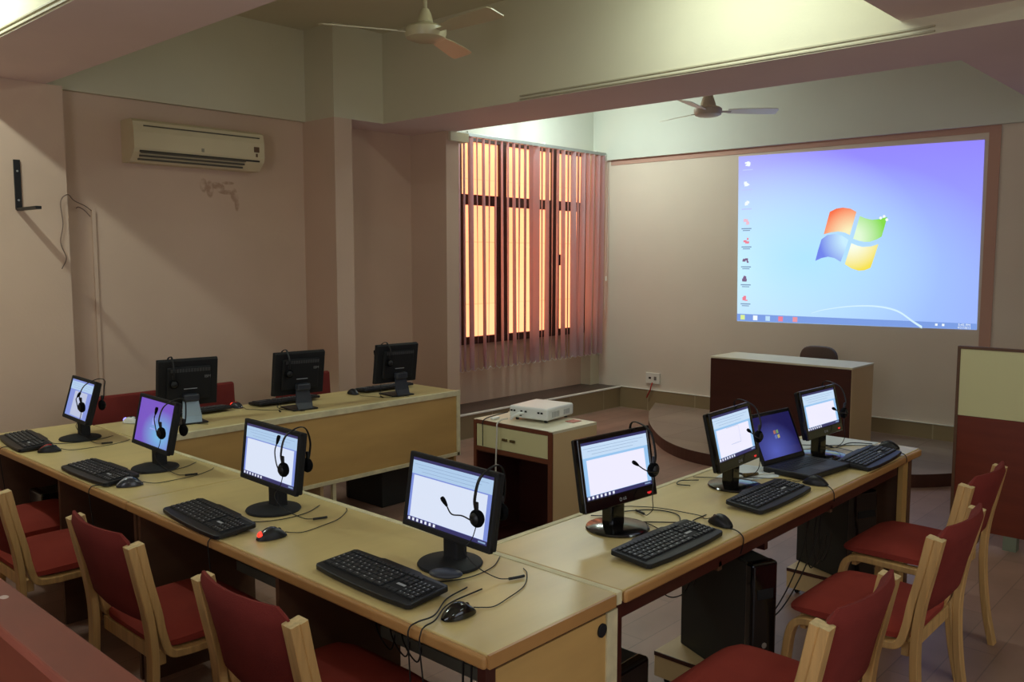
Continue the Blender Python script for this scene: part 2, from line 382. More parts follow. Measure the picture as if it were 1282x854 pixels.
# daylight windows added behind the camera, out of view, for soft fill
def fill_window(name, c, axis, w, h, power):
    bm = bm_new()
    if axis == 'y': 
        for a in (-w/2, -.02, w/2-.04): box(bm, c[0]+a, c[0]+a+.04, c[1], c[1]+.05, c[2]-h/2, c[2]+h/2)
        for z in (-h/2, h/2-.04): box(bm, c[0]-w/2, c[0]+w/2, c[1], c[1]+.05, c[2]+z, c[2]+z+.04)
    else:
        for a in (-w/2, -.02, w/2-.04): box(bm, c[0], c[0]+.05, c[1]+a, c[1]+a+.04, c[2]-h/2, c[2]+h/2)
        for z in (-h/2, h/2-.04): box(bm, c[0], c[0]+.05, c[1]-w/2, c[1]+w/2, c[2]+z, c[2]+z+.04)
    o = tag(obj(name, bm, FRAME), kind='structure')
    pm = glow('fill_window_pane', (200, 214, 235), 1.0)
    if axis == 'y': B('window_pane', pm, c[0]-w/2+.03, c[0]+w/2-.03, c[1]+.01, c[1]+.02, c[2]-h/2+.03, c[2]+h/2-.03, parent=o)
    else: B('window_pane', pm, c[0]+.01, c[0]+.02, c[1]-w/2+.03, c[1]+w/2-.03, c[2]-h/2+.03, c[2]+h/2-.03, parent=o)
    l = bpy.data.lights.new('fill_daylight', 'AREA'); l.shape = 'RECTANGLE'; l.size = w; l.size_y = h; l.energy = power; l.color = (0.90, 0.93, 1.0)
    lo = bpy.data.objects.new('fill_daylight', l); COL.objects.link(lo); lo.parent = o
    if axis == 'y': lo.location = (c[0], c[1]+.06, c[2]); lo.rotation_euler = (PI/2, 0, PI)
    else: lo.location = (c[0]+.06, c[1], c[2]); lo.rotation_euler = (PI/2, 0, PI/2)
    if axis == 'y': lo.rotation_euler = Vector((0, 1, 0)).to_track_quat('-Z', 'Z').to_euler()
    else: lo.rotation_euler = Vector((1, 0, 0)).to_track_quat('-Z', 'Z').to_euler()
fill_window('window_fill_right', (1.6, YR, 1.6), 'y', 2.6, 1.4, FILL*0.5)
fill_window('window_fill_back', (XB, 1.2, 1.6), 'x', 2.6, 1.4, FILL)

# curved platform
arc = [(7.62, 5.05), (7.2, 4.78), (6.85, 4.5), (6.56, 4.22), (6.38, 3.98), (6.28, 3.75), (6.25, 3.5), (6.26, 3.2), (6.33, 2.85), (6.45, 2.5), (6.60, 2.2), (6.80, 1.98), (7.1, 1.8), (7.5, 1.68), (8.0, 1.6)]
arcs = [(p.x, p.y) for p in spline([(a, b_, 0) for a, b_ in arc], 4)]
outl = [(XW-0.02, 5.3)] + arcs + [(XW-0.02, 1.58)]
bm = bm_new(); prism(bm, outl, 0.0, 0.10)
bm.normal_update()
for f in bm.faces:
    if abs(f.normal.z) < 0.5: f.material_index = 1
struct(obj('floor_platform', bm, [PLATM, RISER]))

# ------------------------------------------------------------------ tube lamps
def tube_lamp(key, c, d, L, P):
    lab = {'left_bay': 'fluorescent tube lamp under the ceiling of the left bay', 'middle_bay': 'fluorescent tube lamp under the ceiling of the middle bay',
           'window_bay': 'fluorescent tube lamp under the ceiling of the window bay', 'rear': 'added fluorescent fill lamp near the rear wall', 'rear2': 'added fluorescent fill lamp near the right wall'}[key]
    t = thing('tube_lamp', lab, 'lamp', c, 0 if d == 'x' else PI/2)
    bm = bm_new(); box(bm, -L/2-.03, L/2+.03, -.03, .03, .03, ZC-c[2]-0.001 if ZC-c[2] < .3 else .07, bev=.004); obj('lamp_housing', bm, WHITE_TRIM, t)
    bm = bm_new(); tube(bm, [(-L/2, 0, 0.012), (L/2, 0, 0.012)], 0.013, n=0); obj('tube', bm, glow('tube_glow', (235, 255, 240), 3.0), t)
    l = bpy.data.lights.new('tube_light', 'AREA'); l.shape = 'RECTANGLE'; l.size = L; l.size_y = 0.05; l.energy = P; l.color = TUBE
    lo = bpy.data.objects.new('tube_light', l); COL.objects.link(lo); lo.parent = t; lo.location = (0, 0, -0.006)
    for sgn in (-1, 1):   # a bare tube also shines sideways
        l2 = bpy.data.lights.new('tube_light', 'AREA'); l2.shape = 'RECTANGLE'; l2.size = L; l2.size_y = 0.04; l2.energy = P*0.75; l2.color = TUBE
        o2 = bpy.data.objects.new('tube_light', l2); COL.objects.link(o2); o2.parent = t; o2.location = (0, sgn*0.02, 0.0); o2.rotation_euler = (sgn*PI/2, 0, 0)
for a in TUBES: tube_lamp(*a)
tube_lamp('rear', (-0.6, -1.4, 3.3), 'y', 1.2, 9.0)  # unseen tube added behind the camera to lift the ambient light
tube_lamp('rear2', (2.9, -1.5, 3.3), 'x', 1.2, 7.0)  # second added tube, out of view, fills from the right

# ------------------------------------------------------------------ desks
def desk_top(bm, x0, x1, y0, y1, front, z1=0.75, th=0.034):
    """slab with a rounded front edge on the side 'front' ('x0' or 'y0' or 'y1')"""
    r = 0.012
    box(bm, x0, x1, y0, y1, z1-th, z1, bev=0.003, mi=0)
    if front == 'x0': box(bm, x0-0.014, x0+0.004, y0, y1, z1-th-0.004, z1-0.004, bev=0.008, seg=3, mi=1)
    if front == 'y0': box(bm, x0, x1, y0-0.014, y0+0.004, z1-th-0.004, z1-0.004, bev=0.008, seg=3, mi=1)
    if front == 'y1': box(bm, x0, x1, y1-0.004, y1+0.014, z1-th-0.004, z1-0.004, bev=0.008, seg=3, mi=1)
# near row: two desks
d = thing('computer_desk', 'tan computer desk in the left foreground row, near one with the exposed end panel', 'desk', (1.71, 2.39, 0), 0, 'tan computer desks in a U')
X0, X1 = 1.44-1.71, 1.985-1.71
def rel(y): return y-2.39
bm = bm_new(); desk_top(bm, X0, X1, rel(1.405), rel(3.370), 'x0'); obj('tabletop', bm, [LAM, LAM_EDGE], d)
B('edge_strip', EDGE_WHITE, X1-.022, X1+.002, rel(1.40), rel(3.37), .714, .7525, parent=d, bev=.002)
B('end_edging', LAM_EDGE, X0, X1-.03, rel(1.397), rel(1.406), .714, .749, parent=d)
B('end_reveal', GABLE, X0+.035, X1-.01, rel(1.420), rel(1.44), .695, .716, parent=d)
bm = bm_new(); box(bm, X0+.035, X1-.005, rel(1.415), rel(1.437), 0, .695, mi=0); tag(obj('side_panel', bm, LAM_PANEL, d), 'tan end panel')
B('corner_post', MAROON, X0+.0, X0+.035, rel(1.412), rel(1.44), 0, .715, parent=d)
B('corner_edging', EDGE_WHITE, X1-.055, X1-.006, rel(1.409), rel(1.4155), 0, .70, parent=d)
bm = bm_new(); lathe(bm, [(0.0, 0), (.02, 0), (.02, .004), (.014, .006), (0, .006)], 20, M=Matrix.Translation((X1-.075, rel(1.4145), .655)) @ Matrix.Rotation(PI/2, 4, 'X')); tag(obj('cable_hole', bm, BLKM, d), 'black cable hole')
for y in (2.36, 3.345): B('side_panel', GABLE, X0+.03, X1-.02, rel(y), rel(y+.02), 0, .715, parent=d)
B('modesty_panel', GABLE, X1-.05, X1-.03, rel(2.38), rel(3.345), 0.37, .715, parent=d)
B('cable_tray', TRAYGREY, X1-.11, X1-.05, rel(2.38), rel(3.34), .36, .40, parent=d)
B('cable_tray', TRAYGREY, X1-.11, X1-.05, rel(1.44), rel(2.36), .36, .40, parent=d)
B('modesty_panel', GABLE, X1-.05, X1-.03, rel(1.437), rel(2.36), 0.37, .715, parent=d)
d2 = thing('computer_desk', 'tan computer desk in the left foreground row, far one meeting the back row', 'desk', (1.71, 4.29, 0), 0, 'tan computer desks in a U')
def rel(y): return y-4.29
bm = bm_new(); desk_top(bm, X0, X1, rel(3.378), rel(5.215), 'x0'); obj('tabletop', bm, [LAM, LAM_EDGE], d2)
B('edge_strip', EDGE_WHITE, X1-.022, X1+.002, rel(3.378), rel(4.47), .714, .7525, parent=d2, bev=.002)
for y in (3.385, 4.172, 5.19): B('side_panel', GABLE, X0+.03, X1-.02, rel(y), rel(y+.02), 0, .715, parent=d2)
B('modesty_panel', GABLE, X1-.05, X1-.03, rel(3.405), rel(5.19), 0.12, .715, parent=d2)
# right row
d3 = thing('computer_desk', 'long tan computer desk in the right row carrying three monitors and a laptop', 'desk', (3.27, 1.68, 0), 0, 'tan computer desks in a U')
def rx(x): return x-3.27
def ry(y): return y-1.68
bm = bm_new(); desk_top(bm, rx(1.995), rx(4.545), ry(1.405), ry(1.965), 'y0'); obj('tabletop', bm, [LAM, LAM_EDGE], d3)
B('edge_strip', EDGE_WHITE, rx(1.995), rx(4.545), ry(1.943), ry(1.967), .714, .7525, parent=d3, bev=.002)
B('end_edging', LAM_EDGE, rx(1.988), rx(1.996), ry(1.41), ry(1.94), .714, .749, parent=d3)
B('side_panel', MAROON, rx(1.998), rx(2.022), ry(1.425), ry(1.93), 0, .715, parent=d3)
B('cross_rail', MAROON, rx(3.00), rx(3.025), ry(1.463), ry(1.90), .60, .715, parent=d3)
B('side_panel', GABLE, rx(4.455), rx(4.469), ry(1.455), ry(1.93), 0, .715, parent=d3)
B('front_stile', LAM_PANEL, rx(4.40), rx(4.469), ry(1.430), ry(1.4535), 0, .715, parent=d3)
B('corner_post', GABLE, rx(4.47), rx(4.51), ry(1.425), ry(1.93), 0, .715, parent=d3)
B('apron', MAROON, rx(2.022), rx(4.36), ry(1.445), ry(1.463), .64, .715, parent=d3)
B('bracket', GABLE, rx(2.62), rx(2.645), ry(1.445), ry(1.47), .625, .66, parent=d3, bev=.003)
B('bracket', GABLE, rx(3.56), rx(3.585), ry(1.445), ry(1.47), .625, .66, parent=d3, bev=.003)
B('back_rail', GABLE, rx(2.022), rx(4.36), ry(1.90), ry(1.92), .55, .715, parent=d3)
# back row
d4 = thing('computer_desk', 'tan computer desk in the back row with a scuffed back panel and cream edging', 'desk', (3.15, 4.78, 0), 0, 'tan computer desks in a U')
def rx(x): return x-3.15
def ry(y): return y-4.78
bm = bm_new(); desk_top(bm, rx(1.990), rx(4.305), ry(4.48), ry(5.075), 'y1'); obj('tabletop', bm, [LAM, LAM_EDGE], d4)
scuffm = LAM_PANEL
bm = bm_new(); box(bm, rx(1.995), rx(4.29), ry(4.480), ry(4.498), .305, .735); tag(obj('modesty_panel', bm, scuffm, d4), 'tan back panel facing the room')
B('edge_strip', EDGE_WHITE, rx(1.99), rx(4.307), ry(4.468), ry(4.492), .716, .7535, parent=d4, bev=.002)
B('end_strip', EDGE_WHITE, rx(4.275), rx(4.307), ry(4.470), ry(4.50), .28, .735, parent=d4, bev=.002)
B('bottom_strip', EDGE_WHITE, rx(1.995), rx(4.30), ry(4.470), ry(4.50), .28, .305, parent=d4, bev=.002)
B('side_panel', LAM_PANEL, rx(4.268), rx(4.29), ry(4.50), ry(5.04), 0, .715, parent=d4)
B('side_panel', CREAMB, rx(3.13), rx(3.152), ry(4.52), ry(5.02), 0, .715, parent=d4)
B('leg', EDGE_WHITE, rx(3.20), rx(3.225), ry(4.485), ry(4.51), 0, .28, parent=d4)
bm = bm_new()
for k in range(9):
    a = random.uniform(-.06, .06); box(bm, rx(2.87+a), rx(2.87+a)+random.uniform(.01, .05), ry(4.4785), ry(4.4805), .655+random.uniform(-.018, .018), .665+random.uniform(-.01, .01))
tag(obj('scuff_mark', bm, EDGE_WHITE, d4), 'white scuff on the panel')

# ------------------------------------------------------------------ chairs
def make_chair(label, loc, rz):
    t = thing('wooden_chair', label, 'chair', loc, rz, 'beech chairs with red upholstery')
    for s in (-1, 1):
        y = s*0.230; M = Matrix.Translation((0, y, 0))
        bm = bm_new(); ribbon(bm, [(-.292, .80), (-.268, .68), (-.244, .56), (-.232, .44), (-.236, .30), (-.255, .14), (-.285, 0)], .046, .026, endmi=1, M=M)
        obj('rear_leg', bm, [WOOD, ENDGRAIN], t)
        bm = bm_new(); ribbon(bm, [(-.266, .803), (-.242, .68), (-.217, .57), (-.203, .49), (-.180, .425), (-.125, .410), (.0, .409), (.12, .410), (.172, .397), (.198, .355), (.212, .26), (.224, .12), (.234, 0)], .046, .026, endmi=1, M=M)
        obj('front_leg', bm, [WOOD, ENDGRAIN], t)
    # seat cushion, domed, rounded corners
    bm = bm_new(); N = 14
    def seatpt(u, v, top):
        x = -.205 + .43*u; w = .228 + .012*u; y = (2*v-1)*w
        e = min(u, 1-u, v, 1-v)
        # superellipse rounding of corners
        uu = (2*u-1); vv = (2*v-1); rr = (abs(uu)**7 + abs(vv)**7)**(1/7)
        m = max(abs(uu), abs(vv)); k = m/rr if rr > 1e-6 else 1
        x = .01 + (x-.01)*k; y = y*k
        rim = 1 - max(abs(uu), abs(vv))**6
        z = (.448 + .034*rim + .008*math.cos(uu*PI/2)) if top else (.432 - .012*rim)
        if top and u > .85: z -= (u-.85)*.07
        return (x, y, z)
    for top in (True, False):
        g = [[bm.verts.new(seatpt(i/N, j/N, top)) for j in range(N+1)] for i in range(N+1)]
        for i in range(N):
            for j in range(N):
                q = [g[i][j], g[i+1][j], g[i+1][j+1], g[i][j+1]]; bm.faces.new(q if top else q[::-1])
        if top: G = g
    for (a, b_) in [((0, j), (0, j+1)) for j in range(N)] + [((N, j+1), (N, j)) for j in range(N)] + [((i+1, 0), (i, 0)) for i in range(N)] + [((i, N), (i+1, N)) for i in range(N)]:
        bm.faces.new([G[a[0]][a[1]], G[b_[0]][b_[1]], g[b_[0]][b_[1]], g[a[0]][a[1]]])
    bmesh.ops.recalc_face_normals(bm, faces=list(bm.faces))
    obj('seat', bm, FAB, t, smooth=True)
    # backrest: curved padded panel between the uprights
    bm = bm_new(); NU, NV = 14, 10
    def bk(u, v, f):
        y = (2*u-1)*.217; z = .515 + (.835-.515)*v
        xl = -.212 - .055*v - .022*v*v             # follows the uprights
        bow = -.040*(1-(2*u-1)**2)
        edge = min(1, min(u, 1-u)*9)**.5; ev = min(1, min(v, 1-v)*9)**.5
        cr = max(0, abs(2*u-1)-.86)/.14; zz = z - (.030*cr**2.2 if v > .5 else -.06*cr**2)*abs(2*v-1)**3 + (.014*(1-(2*u-1)**2) if v < .5 else 0)
        return (xl + bow + (.018*min(edge, ev)+.004 if f else -.018*min(edge, ev)-.004), y, zz)
    gs = []
    for f in (True, False):
        g = [[bm.verts.new(bk(i/NU, j/NV, f)) for j in range(NV+1)] for i in range(NU+1)]; gs.append(g)
        for i in range(NU):
            for j in range(NV): bm.faces.new([g[i][j], g[i+1][j], g[i+1][j+1], g[i][j+1]])
    a, c = gs
    for i in range(NU):
        for j in (0, NV): bm.faces.new([a[i][j], a[i+1][j], c[i+1][j], c[i][j]])
    for j in range(NV):
        for i in (0, NU): bm.faces.new([a[i][j], a[i][j+1], c[i][j+1], c[i][j]])
    bmesh.ops.recalc_face_normals(bm, faces=list(bm.faces))
    obj('backrest', bm, FABEDGE, t, smooth=True)
    B('stretcher', WOOD, -.205, -.18, -.215, .215, .375, .425, parent=t, bev=.003)
    B('stretcher', WOOD, .15, .172, -.215, .215, .365, .42, parent=t, bev=.003)
    return t
ch = make_chair('beech and red chair at bottom centre, before the nearest keyboard of the left row', (1.445, 2.035, 0), 0)
for loc, rz, lab in [
    ((1.430, 2.905, 0), 0.0, 'beech and red chair left of bottom centre, second from camera along the left row'),
    ((1.365, 3.90, 0), 0.0, 'beech and red chair with brightly lit seat at the left edge of the picture'),
    ((1.47, 4.475, 0), 0.0, 'beech and red chair pushed under the far end of the left row'),
    ((2.268, 1.115, 0), PI/2, 'beech and red chair nearest the camera in the right row, cut by the bottom edge'),
    ((3.160, 1.120, 0), PI/2, 'beech and red chair in the middle of the right row'),
    ((3.940, 1.235, 0), PI/2-.02, 'beech and red chair at the far end of the right row, near the partition'),
]: dup(ch, loc, rz, lab)
def plain_chair(label, loc, rz):
    t = thing('upholstered_chair', label, 'chair', loc, rz, 'fully upholstered red chairs')
    bm = bm_new(); box(bm, -.235, -.195, -.235, .235, .46, .86, bev=.019, seg=4, M=Matrix.Rotation(-.06, 4, 'Y')); 
    obj('backrest', bm, FABEDGE, t, smooth=True)
    bm = bm_new(); box(bm, -.20, .22, -.22, .22, .40, .46, bev=.022, seg=4); obj('seat', bm, FAB, t, smooth=True)
    for sx in (-1, 1):
        for sy in (-1, 1):
            bm = bm_new(); tube(bm, [(sx*.19, sy*.19, .40), (sx*.22, sy*.21, 0)], .013, n=0); obj('leg', bm, BLK, t)
    return t
pc = plain_chair('plain red chair behind the back row desk, leftmost, beside the farthest monitor', (2.33, 5.23, 0), -PI/2)
for loc, rz, lab in [((2.87, 5.23, 0), -PI/2, 'plain red chair behind the back row desk, right of the leftmost turned away monitor'),
    ((3.67, 5.23, 0), -PI/2, 'plain red chair behind the back row desk, right of the middle turned away monitor'),
    ((2.50, .16, 0), -PI/2, 'plain red chair whose back just enters the bottom right corner')]: dup(pc, loc, rz, lab)

# ------------------------------------------------------------------ monitors
SB = glow('screen_toolbar_blue', (176, 206, 238), 0.95); SBW = glow('screen_page_white', (222, 232, 252), 0.95)
SBV = glow('screen_margin_blue', (130, 150, 226), 0.9); STB = glow('screen_taskbar_dark', (58, 56, 110), 0.8)
SIC = glow('screen_icon_white', (230, 236, 250), 1.0); SLINE = glow('screen_rule_grey_blue', (140, 168, 205), 0.9)
SPW = glow('screen_page_bright', (238, 236, 255), 1.0); SPB = glow('screen_toolbar_bright', (196, 220, 245), 1.0); SPM = glow('screen_margin_sky', (150, 196, 238), 1.0)
SDW = glow('screen_page_dim', (196, 206, 236), 0.85)
def grad_screen():
    m = bpy.data.materials.new('login_screen_gradient'); m.use_nodes = True; nt = m.node_tree; b = nt.nodes['Principled BSDF']
    b.inputs['Base Color'].default_value = (.01, .01, .01, 1)
    tc = nt.nodes.new('ShaderNodeTexCoord'); mp = nt.nodes.new('ShaderNodeMapping'); nt.links.new(tc.outputs['Generated'], mp.inputs[0])
    mp.vector_type = 'TEXTURE'; mp.inputs['Location'].default_value = (0, 0.72, 0.28); mp.inputs['Scale'].default_value = (100, .75, .75)
    gr = nt.nodes.new('ShaderNodeTexGradient'); gr.gradient_type = 'SPHERICAL'; nt.links.new(mp.outputs[0], gr.inputs[0])
    r = nt.nodes.new('ShaderNodeValToRGB'); r.color_ramp.elements[0].color = (*lin((120, 84, 200)), 1); r.color_ramp.elements[1].color = (*lin((120, 200, 240)), 1)
    r.color_ramp.elements[0].position = .25
    nt.links.new(gr.outputs[1], r.inputs[0]); nt.links.new(r.outputs[0], b.inputs['Emission Color']); b.inputs['Emission Strength'].default_value = 0.9
    return m
LOGIN = grad_screen()
def screen_part(t, style, w, h, M):
    """picture on the panel; local x right, y up on the panel plane, z towards the viewer"""
    e = .0004
    bm = bm_new()
    def q(x0, x1, y0, y1, k, mi): quad(bm, (x0, y0, k*e), (x1, y0, k*e), (x1, y1, k*e), (x0, y1, k*e), mi, M)
    if style == 'login':
        q(-w/2, w/2, -h/2, h/2, 0, 0)
        q(-.02, .012, -.01, .022, 1, 1); q(-.035, .03, -.03, -.024, 1, 1)
        return obj('screen', bm, [LOGIN, glow('login_tile', (150, 160, 240), .9)], t)
    pal = {'word': [SB, SBW, SBV, STB, SIC, SLINE], 'page': [SB, SDW, SBV, SBV, SIC, SLINE], 'bright': [SPB, SPW, SPM, STB, SIC, SLINE], 'dialog': [SPB, SPW, SPM, STB, SIC, SLINE]}[style]
    q(-w/2, w/2, -h/2, h/2, 0, 2)
    q(-w/2, w/2, h/2-.052, h/2, 1, 0)                       # ribbon
    q(-w/2, w/2, h/2-.009, h/2, 2, 3)                       # title bar
    for k, yy in enumerate((.02, .030, .041)): q(-w/2+.01+.02*k, w/2-.02-.03*k, h/2-yy-.0012, h/2-yy, 2, 5)
    if style == 'page': q(-w*.27, w*.30, -h/2+.006, h/2-.058, 1, 1)
    elif style == 'word': q(-w/2+.012, w/2-.02, -h/2+.014, h/2-.056, 1, 1)
    else: q(-w/2+.02, w/2-.022, -h/2+.014, h/2-.06, 1, 1)
    if style == 'dialog':
        for a in ((-.06, .05, .03, .0312), (-.04, .05, -.04, -.0388), (.05, .0512, -.04, .03)): q(*a[:2], a[2], a[3], 2, 5)
    if style != 'page':
        q(-w/2, w/2, -h/2, -h/2+.013, 1, 3)                 # taskbar
        for k in range(7): q(-w/2+.006+k*.021, -w/2+.016+k*.021, -h/2+.002, -h/2+.011, 2, 4)
        q(w/2-.04, w/2-.008, -h/2+.004, -h/2+.009, 2, 5)
    return obj('screen', bm, pal, t)
def monitor(q, style, kind, label, mark=None):
    bx, by, yaw, tilt, Wd, H, zb, fo = q
    a = math.radians(yaw)
    t = thing('monitor', label, 'monitor', (bx, by, .7505), a, 'computer monitors')
    # local frame: +x towards the viewer of the screen, +y is the viewer's right, z up
    T = math.radians(tilt); z0 = zb-.75
    # panel frame: X right (viewer), Y up, Z out
    up = Vector((-math.sin(T), 0, math.cos(T))); out = Vector((math.cos(T), 0, math.sin(T))); rt = Vector((0, 1, 0))
    org = Vector((fo, 0, z0)) + up*H/2
    M = Matrix(((rt.x, up.x, out.x, org.x), (rt.y, up.y, out.y, org.y), (rt.z, up.z, out.z, org.z), (0, 0, 0, 1)))
    body = GLOSS if kind == 'gloss' else BLKM
    bz = .017 if kind != 'gloss' else .018; bb = .020 if kind != 'gloss' else .042
    # casing: frame of four rails plus back shell
    bm = bm_new(); d_ = .018
    box(bm, -Wd/2, Wd/2, -H/2, -H/2+bb, -d_, 0, bev=.004, M=M); box(bm, -Wd/2, Wd/2, H/2-bz, H/2, -d_, 0, bev=.004, M=M)
    box(bm, -Wd/2, -Wd/2+bz, -H/2+.002, H/2-.002, -d_, -.0003, bev=.004, M=M); box(bm, Wd/2-bz, Wd/2, -H/2+.002, H/2-.002, -d_, -.0003, bev=.004, M=M)
    obj('bezel', bm, body, t)
    bm = bm_new(); box(bm, -Wd/2+.003, Wd/2-.003, -H/2+.003, H/2-.003, -.035, -.008, bev=.006, M=M)
    box(bm, -Wd*.36, Wd*.36, -H*.36, H*.36, -.055, -.033, bev=.010, M=M); obj('back_shell', bm, BLKM, t)
    Ms = M @ Matrix.Translation((0, (bb-bz)/2, -.005))
    screen_part(t, style, Wd-2*bz, H-bz-bb, Ms)
    if kind in ('gloss', 'disc'):
        nw = .036 if kind == 'gloss' else .032
        bm = bm_new()
        prism(bm, [(-nw*.9, -.03-0.0), (nw*.9, -.03), (nw*.9, -.058+.0), (-nw*.9, -.058)], 0, 1, M=Matrix(((0, 1, 0, .02), (1, 0, 0, 0), (0, 0, z0+.07, 0.008), (0, 0, 0, 1))))
        t2 = bmesh.new(); t2.free()
        box(bm, -.045, .004, -nw, nw, .010, z0+.012, bev=.008)
        obj('stand_neck', bm, body, t, smooth=False)
        bm = bm_new(); R = .110 if kind == 'gloss' else .100
        lathe(bm, [(0, 0), (R, 0), (R+.003, .004), (R, .009), (R*.8, .014), (R*.3, .020), (0, .021)], 40); obj('stand_base', bm, body, t, smooth=True)
    if kind == 'gloss':
        text_mesh('brand_mark', 'LG', .014, LEGEND, t, M @ Matrix.Translation((.012, -H/2+bb*.45, .0006)))
        bm = bm_new(); lathe(bm, [(.0045, 0), (.0062, 0), (.0062, .0006), (.0045, .0006)], 16, M=M @ Matrix.Translation((-.010, -H/2+bb*.45, .0004))); obj('brand_ring', bm, LEGEND, t)
        bm = bm_new(); box(bm, Wd/2-.056, Wd/2-.034, -H/2+.013, -H/2+.019, 0, .0015, bev=.0006, M=M)
        box(bm, Wd/2-.051, Wd/2-.039, -H/2+.011, -H/2+.013, 0, .0015, M=M); obj('power_light', bm, REDLED, t)
    if kind == 'disc':
        text_mesh('brand_mark', 'acer', .010, LEGEND, t, M @ Matrix.Translation((-Wd/2+.03, -H/2+bb*.45, .0004))) if mark else None
    if kind == 'wedge':
        # back details: vent band, label strips, maker's letters, slanting stand plate and foot
        bm = bm_new()
        for k in range(14): box(bm, -Wd*.34+k*Wd*.047, -Wd*.34+k*Wd*.047+.012, H*.26, H*.33, -.057, -.0548, M=M)
        obj('vent', bm, mat('vent_grey', (62, 62, 64), .6), t)
        bm = bm_new(); box(bm, -.045, .030, -.030, -.026, -.0575, -.055, M=M); obj('label_strip', bm, LEGEND, t)
        if mark: text_mesh('brand_mark', mark, .024, mat('mark_grey', (120, 120, 122), .6), t, M @ Matrix.Translation((-Wd*.30, H*.14, -.0556)) @ Matrix.Rotation(PI, 4, 'Y'))
        bm = bm_new(); box(bm, -.075, -.028, -.045, .045, z0+.03, z0+.075, bev=.01); obj('stand_hinge', bm, GREYB, t)
        if True:
            bm = bm_new()
            P0 = [(-.085, -.052), (-.085, .052)]
            th = .012
            def ring(x, z, w): return [(x, -w, z), (x, w, z), (x-th, w, z), (x-th, -w, z)]
            r0 = [bm.verts.new(v) for v in ring(-.078, .004, .048)]; r1 = [bm.verts.new(v) for v in ring(-.058, .045, .054)]; r2 = [bm.verts.new(v) for v in ring(-.034, z0+.055, .040)]
            for A_, B_ in ((r0, r1), (r1, r2)):
                for k in range(4): bm.faces.new([A_[k], A_[(k+1) % 4], B_[(k+1) % 4], B_[k]])
            bm.faces.new(r0[::-1]); bm.faces.new(r2); bmesh.ops.recalc_face_normals(bm, faces=list(bm.faces))
            obj('stand_plate', bm, PALEBLUE if mark == 'IBM' else GREYB, t)
        bm = bm_new(); box(bm, -.09, .10, -.085, .085, 0, .010, bev=.004); obj('stand_base', bm, BLK, t)
    return t, M, (Wd, H)
MON = {}
MQ = dict(
 M1=((1.787, 4.746, 176.4, 16.0, .370, .229, .848, .032), 'page', 'disc', 'black monitor farthest along the left row, narrow page on its screen, headset on its corner'),
 M2=((1.755, 3.814, 177.1, 12.5, .394, .235, .843, .029), 'login', 'disc', 'black monitor with a violet and blue login screen, second farthest in the left row'),
 M3=((1.757, 2.845, 177.4, 6.9, .409, .232, .845, .028), 'word', 'disc', 'black monitor with document on screen, before the scuffed back panel, second from camera'),
 M4=((1.807, 1.925, 176.9, 9.1, .417, .240, .838, .028), 'word', 'disc', 'black wide monitor nearest the camera in the left row, large document window on screen'),
 M5=((2.455, 1.753, -94.9, 10.1, .384, .254, .842, .025), 'bright', 'gloss', 'glossy black monitor with red power light, nearest the camera in the right row'),
 M6=((3.253, 1.726, -87.0, 13.3, .377, .245, .842, .025), 'dialog', 'gloss', 'glossy black monitor with red power light standing just left of the laptop'),
 M7=((4.054, 1.695, -92.0, 13.3, .372, .232, .852, .020), 'bright', 'gloss', 'glossy black monitor with red power light at the far end, right of the laptop'),
 M8=((2.402, 4.766, 80.0, 10.0, .345, .281, .848, .045), 'word', 'wedge', 'black monitor seen from behind on the back row, leftmost, pale blue stand plate'),
 M9=((3.100, 4.684, 82.0, 10.0, .345, .280, .842, .045), 'word', 'wedge', 'black monitor seen from behind, middle of the back row, in front of a red chair'),
 M10=((3.880, 4.664, 84.5, 8.7, .345, .275, .838, .045), 'word', 'wedge', 'black monitor seen from behind, rightmost on the back row near the white pier'))
for k, (q, st, kd, lab) in MQ.items(): MON[k] = monitor(q, st, kd, lab, {'M8': 'IBM', 'M9': 'IBM '}.get(k))

